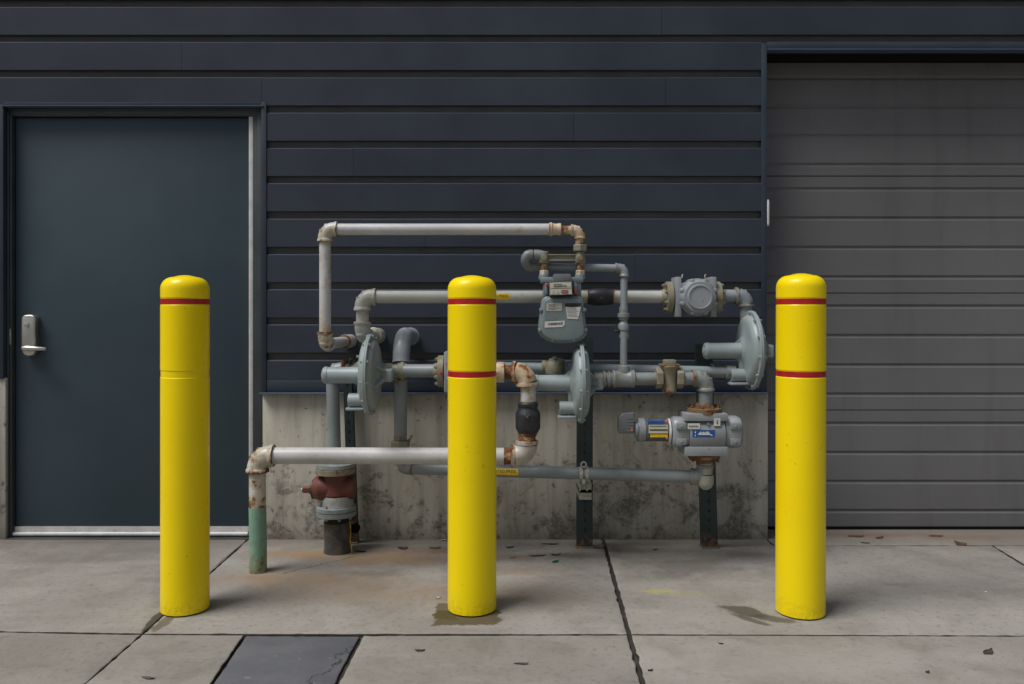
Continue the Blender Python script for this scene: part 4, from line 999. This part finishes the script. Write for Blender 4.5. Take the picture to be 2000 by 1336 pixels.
# ---- line from the middle regulator to the second rotary meter
d = .45; s = S(d); y_ = 740
rt = thing('grey_gas_pipe', 'grey pipe with a tee leading to the rotary meter with blue label', 'pipe', P(1240, y_, d), 'gas pipes')
r = 12.6 * s
N1, N2 = P(1378, 738, d), P(1378, 800, d)
straight(rt, M['grey'], P(1160, y_, d), P(1284, y_, d), r, (.2, .25), mid=-.02); straight(rt, M['grey'], P(1330, y_, d), N1, r, (.3, .3)); straight(rt, M['grey'], N1, N2, 13.6 * s, (.1, .45), fade=.05)
for q, w_, k_ in ((1176, 6, 1.25), (1186, 5, 1.25)): ring(rt, M['grey'], P(q, y_, d), X, [(0, r), (.003, r * k_), (w_ * s, r * k_), (w_ * s + .003, r)], .18, 'coupling')
mb = MB(); mb.lathe(P(1195, y_, d), X, [(0, 14 * s), (.003, 17 * s), (.012, 17.5 * s), (.016, 16.2 * s), (.08, 16.2 * s), (.084, 17.5 * s), (.1, 17.3 * s), (.104, 14 * s)], [.3, .15, .1, .1, .1, .15, .2, .45], 32)
mb.lathe(P(1218, 735, d), Z, [(0, 12 * s), (13 * s, 12 * s), (20 * s, 11.5 * s), (22 * s, 8 * s)], .12, 24); mb.build('tee', M['grey'], rt)
elbow(rt, M['grey'], P(1330, y_, d), N1, N2, r, leg=2.05, body=1.22, bead=1.38, rust=(.28, .06, .18))
pv = thing('plug_valve', 'olive plug valve with square head, above the rotary meter with blue label', 'valve', P(1307, 736, d), 'plug valves')
mb = MB(); mb.lathe(P(1307, 713, d), -Z, [(0, 13 * s), (.004, 17.5 * s), (.012, 17.5 * s), (.018, 15.5 * s), (.06, 14 * s), (.105, 13 * s), (.112, 14.5 * s), (.122, 14 * s), (.126, 7 * s), (.135, 5 * s)], [.5, .35, .3, .12, .1, .12, .4, .5, .5, .5], 28); mb.build('valve_body', M['olive'], pv)
for q in (1287, 1327): hexnut(pv, M['olive'], P(q, y_ - 2, d), X, 21 * s, 13 * s, .04, 'hex_end')
mb = MB(); mb.box(P(1297.5, 703, d + .025), P(1317, 713, d - .02)); mb.build('square_head', M['olive'], pv, bevel=.003)
mb = MB(); mb.box(P(1290, 711.5, d + .03), P(1324, 714.5, d - .03)); mb.build('stop_plate', M['brown'], pv, bevel=.002)

# ---- second rotary meter, lying across with its clear counter
d = .45; s = S(d)
rm = thing('rotary_meter', 'grey rotary gas meter with a blue label and a clear counter tube pointing left', 'gas meter', P(1375, 848, d), 'rotary gas meters')
flange(rm, M['brown'], P(1375, 796, d), -Z, 34 * s, 11 * s, .25, 8, hub=14 * s); flange(rm, M['brown'], P(1375, 894, d), Z, 31 * s, 8 * s, .3, 8, hub=14 * s)
for y0_, y1_ in ((808, 818.5), (873, 885.5)):
    mb = MB(); mb.box(P(1337.5, y0_, d + .075), P(1413, y1_, d) + Y * .075); mb.build('mounting_plate', M['rotary'], rm, bevel=.003)
oc = []
for yy, dy in ((818, .045), (826, .066), (838, .078), (854, .078), (866, .066), (875, .05)): oc.append(P(1341, yy, d) - Y * dy)
for yy, dy in ((875, .05), (866, .07), (826, .07), (818, .05)): oc.append(P(1341, yy, d) + Y * dy)
mb = MB(); mb.prism(oc, X * 68 * s); mb.build('meter_body', M['rotary'], rm, bevel=.002)
def endcap(x0, sg, L, ry):
    mb = MB(); c0 = P(x0, 843, d)
    n = 40; prof = [(0, .95), (L * .3, .97), (L * .36, 1.0), (L * .75, 1.0), (L * .9, .93), (L, .78)]; vs, fs = [], []
    for t_, k_ in prof:
        for i in range(n):
            a = 2 * math.pi * i / n; cx_, sz_ = math.cos(a), math.sin(a); pw = .62
            vs.append(c0 + Vector((sg * t_, -.068 * k_ * math.copysign(abs(cx_) ** pw, cx_), ry * s * k_ * math.copysign(abs(sz_) ** pw, sz_))))
    for q in range(len(prof) - 1): fs += [(q * n + i, q * n + (i + 1) % n, (q + 1) * n + (i + 1) % n, (q + 1) * n + i) for i in range(n)]
    fs += [tuple(range(n)), tuple(range((len(prof) - 1) * n, len(prof) * n))]
    mb.add(vs, fs); e = mb.build('end_cap', M['rotary'], rm, sharp=30)
    for yy, dy in ((828, .066), (858, .066)):
        mb = MB(); p = P(x0, yy, d) + Vector((sg * L * .5, -dy, 0)); mb.box(p + Vector((-.022, -.010, -.014)), p + Vector((.022, .02, .014))); mb.lathe(p - Y * .010, -Y, [(0, .0055), (.003, .0055), (.0035, .003)], 0, 10); mb.build('cap_lug', M['rotary'], e, bevel=.004)
endcap(1340, -1, 31 * s, 30); endcap(1411, 1, 34 * s, 31)
mb = MB(); mb.lathe(P(1446, 846, d), X, [(-.006, 20 * s), (0, 19 * s), (.004, 15 * s)], 0, 28); mb.build('cover_plate', M['rotary'], rm)
for xx, yy in ((1376, 824), (1376, 870)):
    mb = MB(); p = P(xx, yy, d) - Y * .066; mb.sweep([p + Y * .02, p - Y * .010], [.008, .005], 0, 12); mb.build('test_plug', M['rotary'], rm)
fd = d + .079
lb = mark(rm, 'blue_label', M['label_blue'], 1352.5, 840, 1396.5, 854, fd)
mb = MB(); fdm = fd + .0008      # white script-like mark
for i, (x_, y0_, y1_) in enumerate([(1364, 845.5, 849), (1366.5, 843, 849), (1369.5, 844.5, 849), (1372.3, 843.5, 849), (1375, 844.5, 848.6), (1377.8, 843.5, 849), (1380.5, 842.5, 848.5), (1383, 844, 848.5)]):
    mb.prism([P(x_, y1_, fdm), P(x_ + 1.9, y1_, fdm), P(x_ + 3.0, y0_, fdm), P(x_ + 1.1, y0_, fdm)], (0, .0004, 0))
mb.prism([P(1364, 848.3, fdm + .0002), P(1387, 847.5, fdm + .0002), P(1392, 850.5, fdm + .0002), P(1391, 851.6, fdm + .0002), P(1386, 849.4, fdm + .0002), P(1364, 849.5, fdm + .0002)], (0, .0004, 0))
mb.box(P(1357, 843, fdm), P(1359, 846, fdm - .0004)); mb.box(P(1357, 849.5, fdm), P(1359, 852, fdm - .0004)); mb.build('label_print', M['ink_white'], rm)
mark(rm, 'white_label', M['label_white'], 1343, 827, 1367, 838, fd + .001)
mb = MB()
for i in range(6):
    mb.box(P(1346 + i * 3.2, 831 + (i % 2) * .5, fd + .0018), P(1347.6 + i * 3.2, 834.4, fd + .001))
mb.build('label_print', M['ink'], rm)
mark(rm, 'small_label', M['label_white'], 1395, 817.5, 1407, 832, fd - .002, .02)
mb = MB(); mb.box(P(1399, 821, fd - .0012), P(1403, 822, fd - .002)); mb.box(P(1400, 823.5, fd - .0012), P(1402, 828, fd - .002)); mb.build('label_print', M['ink'], rm)
# counter
yc = 839.5
ct = NT('clear_counter_plastic'); ct.b.inputs['Transmission Weight'].default_value = .9; ct.b.inputs['IOR'].default_value = 1.25; M['clear'] = ct.out((.62, .66, .72), .08)
mb = MB(); mb.lathe(P(1244, yc, d), X, [(0, 21.5 * s), (.004, 22.5 * s), (60 * s, 22.5 * s), (61 * s, 20 * s)], 0, 40); mb.build('counter_tube', M['clear'], rm)
mb = MB(); mb.lathe(P(1246, yc, d), X, [(0, 19 * s), (60 * s, 19 * s)], 0, 32); mb.build('counter_core', M['rotary_dark'], rm)
ring(rm, M['rotary'], P(1245.5, yc, d), X, [(0, 22 * s), (.002, 23.4 * s), (12 * s, 23.4 * s), (13 * s, 22.6 * s)], 0, 'counter_collar'); ring(rm, M['label_white'], P(1303, yc + 3, d), X, [(0, 24 * s), (.001, 25.5 * s), (4 * s, 25.5 * s), (4.5 * s, 24 * s)], 0, 'counter_collar')
ring(rm, M['rotary'], P(1239.5, yc, d), X, [(0, 15 * s), (.001, 16 * s), (6 * s, 16 * s)], 0, 'counter_collar')
cd = d + 24.0 * s
mark(rm, 'counter_plate', M['label_cream'], 1267.5, 830, 1305, 846.5, cd, .03)
mb = MB(); mb.box(P(1270, 832, cd + .001), P(1302, 833, cd)); mb.box(P(1269, 838.6, cd + .001), P(1304, 841, cd)); mb.build('counter_window', M['ink'], rm)
mark(rm, 'counter_label', M['label_yellow'], 1270, 848, 1304, 854, cd - .003, .02)
mark(rm, 'counter_label', M['label_blue'], 1266, 822.5, 1298, 828.5, cd - .004, .02)
mb = MB(); mb.prism(outline([(1208, 847), (1208.5, 815), (1216, 807.5), (1239, 805.5), (1240, 847)], d + .028), (0, .056, 0)); mb.build('connector_hood', M['rotary_dark'], rm, bevel=.006, bseg=3)
mb = MB()
for i in range(5): mb.box(P(1224, 816 + i * 6, d + .0295), P(1239, 818.5 + i * 6, d + .026))
mb.build('hood_ribs', M['rotary_dark'], rm, bevel=.001)
for xx, yy, dy in ((1234, 840, .031), (1302, 823.5, .05), (1302.5, 856, .05)):
    mb = MB(); mb.lathe(P(xx, yy, d + dy), -Y, [(-.006, .006), (.002, .0065), (.006, .004)], 0, 14); mb.build('red_seal', M['seal_pink'], rm)

# ---- strut posts
def strut(px_b, px_t, py_t, d, wpx, label):
    s = S(d); b = P(px_b, HY, d); b.z = 0; t = P(px_t, py_t, d); w = wpx * s
    rt = thing('strut_post', label, 'post', b, 'dark green strut posts')
    ax = (t - b); h_ = ax.length; sx = (t.x - b.x)
    mb = MB()
    # perforated face made of strips and rungs, with two side flanges
    hw, hole, pit, th = w / 2, .0042, .047, .004
    def q(x, z): return Vector((b.x + x + sx * z / t.z, 0, z))
    def blk(x0, x1, z0, z1, y0, y1):
        vs = [q(x, z) + Vector((0, -d + y, 0)) for x in (x0, x1) for y in (y0, y1) for z in (z0, z1)]
        mb.add(vs, [(0, 1, 3, 2), (4, 6, 7, 5), (0, 4, 5, 1), (2, 3, 7, 6), (0, 2, 6, 4), (1, 5, 7, 3)])
    blk(-hw, -hole, 0, t.z, 0, th); blk(hole, hw, 0, t.z, 0, th)
    z = 0
    while z < t.z:
        z2 = min(z + pit - .011, t.z); blk(-hole + .0002, hole - .0002, z, z2, .0003, th - .0003); z += pit
    blk(-hw, -hw + th, .0, t.z, th + .0002, .041); blk(hw - th, hw, .0, t.z, th + .0002, .041)
    blk(-hw + th + .001, hw - th - .001, 0, t.z, .008, .012)
    mb.build('channel', M['post'], rt)
    mb = MB(); mb.box(b + Vector((-hw * 1.1, -.012, -.002)), b + Vector((hw * 1.1, .05, .006))); mb.build('base_plate', M['brown'], rt, bevel=.001)
    return rt
strut(1142, 1143, 658, .14, 31, 'dark green strut post behind the regulator under the gas meter, carrying a pipe clamp')
strut(1387, 1375.5, 672, .14, 31, 'dark green strut post behind the rotary meter with blue label, leaning left')
strut(690, 678, 735, .06, 17, 'narrow dark strut post against the concrete behind the red valve and riser')
# clamp
d = .363; s = S(d)
cl = thing('pipe_clamp', 'galvanised strap clamp holding the low grey pipe to the strut post', 'clamp', P(1140, 925, d))
c = P(1140, 925, .36); rp = r2 + .002
mb = MB()
for x0_ in (-8, 3.5):
    pts = [c + Vector(((x0_ + 2.2) * s, -math.cos(R(a)) * rp, math.sin(R(a)) * rp)) for a in range(-80, 100, 15)]
    for i in range(len(pts) - 1):
        o1 = (pts[i] - c); o1.x = 0; o2 = (pts[i + 1] - c); o2.x = 0; o1.normalize(); o2.normalize(); w_ = X * 3.4 * s
        mb.add([pts[i] - w_, pts[i] + w_, pts[i + 1] + w_, pts[i + 1] - w_, pts[i] - w_ + o1 * .004, pts[i] + w_ + o1 * .004, pts[i + 1] + w_ + o2 * .004, pts[i + 1] - w_ + o2 * .004], [(0, 3, 2, 1), (4, 5, 6, 7), (0, 4, 7, 3), (1, 2, 6, 5), (0, 1, 5, 4), (2, 3, 7, 6)])
mb.build('strap', M['galv'], cl)
mb = MB(); e = P(1140, 907.5, d + .02)
mb.sweep([e + Vector((math.cos(a_) * 5 * s, 0, math.sin(a_) * 5 * s)) for a_ in [i * 2 * math.pi / 16 for i in range(17)]], .0042, .0, 10, caps=False); mb.box(P(1137.5, 936, d + .034), P(1142.5, 944, d + .028)); mb.build('eye_bolt', M['galv'], cl)
mb = MB(); mb.box(P(1131, 943, .33), P(1148, 946, .14)); mb.box(P(1131, 956, .33), P(1148, 958.5, .14)); mb.box(P(1131, 943, .336), P(1134, 958, .32)); mb.box(P(1145, 943, .336), P(1148, 958, .32)); mb.build('saddle', M['galv'], cl, bevel=.001)

# ------------------------------------------------------------------ litter on the ground
def leaf_mat(name, c): return painted(name, c, .8, .35, 60, .3, 300, .2)
LM = {'brown': leaf_mat('dry_leaf_brown', (.095, .055, .032)), 'dark': leaf_mat('dry_leaf_dark', (.055, .042, .032)), 'green': leaf_mat('green_scrap', (.01, .08, .035)), 'white': leaf_mat('white_scrap', (.6, .58, .53)), 'grey': leaf_mat('grey_leaf', (.09, .088, .078))}
def leaf(px, py, L, W, rot, curl, mat, label, name='dry_leaf', cat='leaf', group='leaf litter on the pavement'):
    g = G(px, py); n, m = 9, 5; rnd = random.Random(int(px * 7 + py)); top = []; sgn = rnd.choice((-1, 1)); sgn2 = rnd.choice((-1, 1)); curl *= .7
    for i in range(n):
        t = i / (n - 1); hw = math.sin(math.pi * min(1, t * .96 + .03)) ** .8 * W / 2 * rnd.uniform(.72, 1.1)
        for j in range(m):
            u = j / (m - 1) * 2 - 1
            x = (t - .5) * L; y = u * hw + math.sin(t * 5 + px) * W * .1
            z = .0016 + curl * max(0, (t - .5) * 2 * sgn) ** 2 * L * .2 + max(0, u * sgn2) ** 1.6 * curl * W * .3 + rnd.uniform(0, .0015)
            top.append(Vector((x, y, z)))
    rm_ = Matrix.Rotation(rot, 3, 'Z'); k = n * m
    vs = [rm_ @ p + g for p in top] + [rm_ @ (p - Z * .001) + g for p in top]; fs = []
    for i in range(n - 1):
        for j in range(m - 1):
            a = i * m + j; fs += [(a, a + 1, a + m + 1, a + m), (k + a, k + a + m, k + a + m + 1, k + a + 1)]
    per = [j for j in range(m)] + [i * m + m - 1 for i in range(1, n)] + [(n - 1) * m + j for j in range(m - 2, -1, -1)] + [i * m for i in range(n - 2, 0, -1)]
    for a, b in zip(per, per[1:] + per[:1]): fs.append((a, a + k, b + k, b))
    mb = MB(); mb.add(vs, fs); o = mb.build(name, LM[mat], None, sharp=70); recentre(o)
    return tag(o, label, cat, group)
leaf(1930, 1276, .045, .022, .5, 1.2, 'dark', 'curled dark leaf on the nearest paving at the right edge of the photo')
leaf(1876, 1064, .055, .03, -.4, 1.3, 'brown', 'curled brown leaf lying on the joint in front of the garage door')
leaf(1672, 1048, .085, .03, .05, .3, 'brown', 'long flat brown leaf under the garage door, nearest the right bollard')
leaf(1718, 1051, .05, .022, .3, .6, 'dark', 'small dark leaf just right of the long brown one below the garage door')
leaf(1828, 1048, .07, .025, -.1, .6, 'brown', 'brown leaf close to the garage door seal, left of the curled leaf')
leaf(1690, 1061, .04, .02, -.3, .5, 'dark', 'dark leaf on the pavement just below the long brown leaf by the garage')
leaf(1085, 1098, .032, .026, .2, .5, 'green', 'bright green scrap on the pavement below the middle regulator', 'plastic_scrap', 'litter')
leaf(1086, 1085, .045, .018, -.3, 1.4, 'brown', 'curled brown leaf beside the green scrap')
leaf(1050, 1086, .085, .022, .35, .5, 'dark', 'long dark leaf on the pavement right of the middle bollard')
leaf(850, 1071, .06, .026, .1, .4, 'brown', 'reddish brown leaf at the wall foot left of the middle bollard')
leaf(787, 1072, .05, .03, .2, .7, 'dark', 'dark leaf at the wall foot below the hex union')
leaf(996, 1070, .04, .022, 0, .6, 'dark', 'dark leaf at the wall foot just right of the middle bollard')
leaf(1002, 1090, .03, .014, .3, .5, 'grey', 'grey leaf scrap on the pavement between the long dark leaf and the middle bollard')
leaf(1075, 1063, .09, .022, .0, .4, 'dark', 'flat dark leaf against the wall foot left of the strut post with the clamp')
leaf(1165, 1071, .07, .016, -.1, .5, 'dark', 'thin dark leaf beside the strut post, touching the black joint')
leaf(1280, 1074, .03, .014, .2, .6, 'dark', 'small dark leaf near the wall between the two wide strut posts')
leaf(820, 1271, .036, .02, -.2, .5, 'grey', 'grey leaf scrap on the front paving below the middle bollard, left of its foot')
leaf(1018, 1297, .05, .016, 0, .5, 'grey', 'narrow grey leaf on the front paving below and right of the middle bollard')
leaf(1270, 1310, .02, .012, .6, .8, 'dark', 'dark crumb of leaf on the front paving beside the wide black joint')
leaf(1408, 1258, .018, .012, .2, 1, 'brown', 'tiny brown leaf on the front paving left of the right bollard')
leaf(1812, 1314, .014, .012, .2, 1, 'dark', 'tiny dark crumb on the front paving at lower right')
leaf(290, 1325, .05, .016, -.2, .4, 'grey', 'dull grey leaf on the front paving left of the dark patch')
leaf(866, 1056, .035, .022, .3, .9, 'white', 'small white scrap at the wall foot beside the middle bollard', 'paper_scrap', 'litter')
leaf(1925, 1157, .012, .010, .3, .5, 'white', 'tiny white speck on the pavement in front of the garage at right', 'paper_scrap', 'litter')
leaf(704, 1078, .05, .03, .1, .7, 'dark', 'dark clump of leaf beside the foot of the gas riser')
leaf(856, 1168, .022, .014, .3, .6, 'white', 'whitish scrap on the pavement left of the middle bollard foot', 'paper_scrap', 'litter')
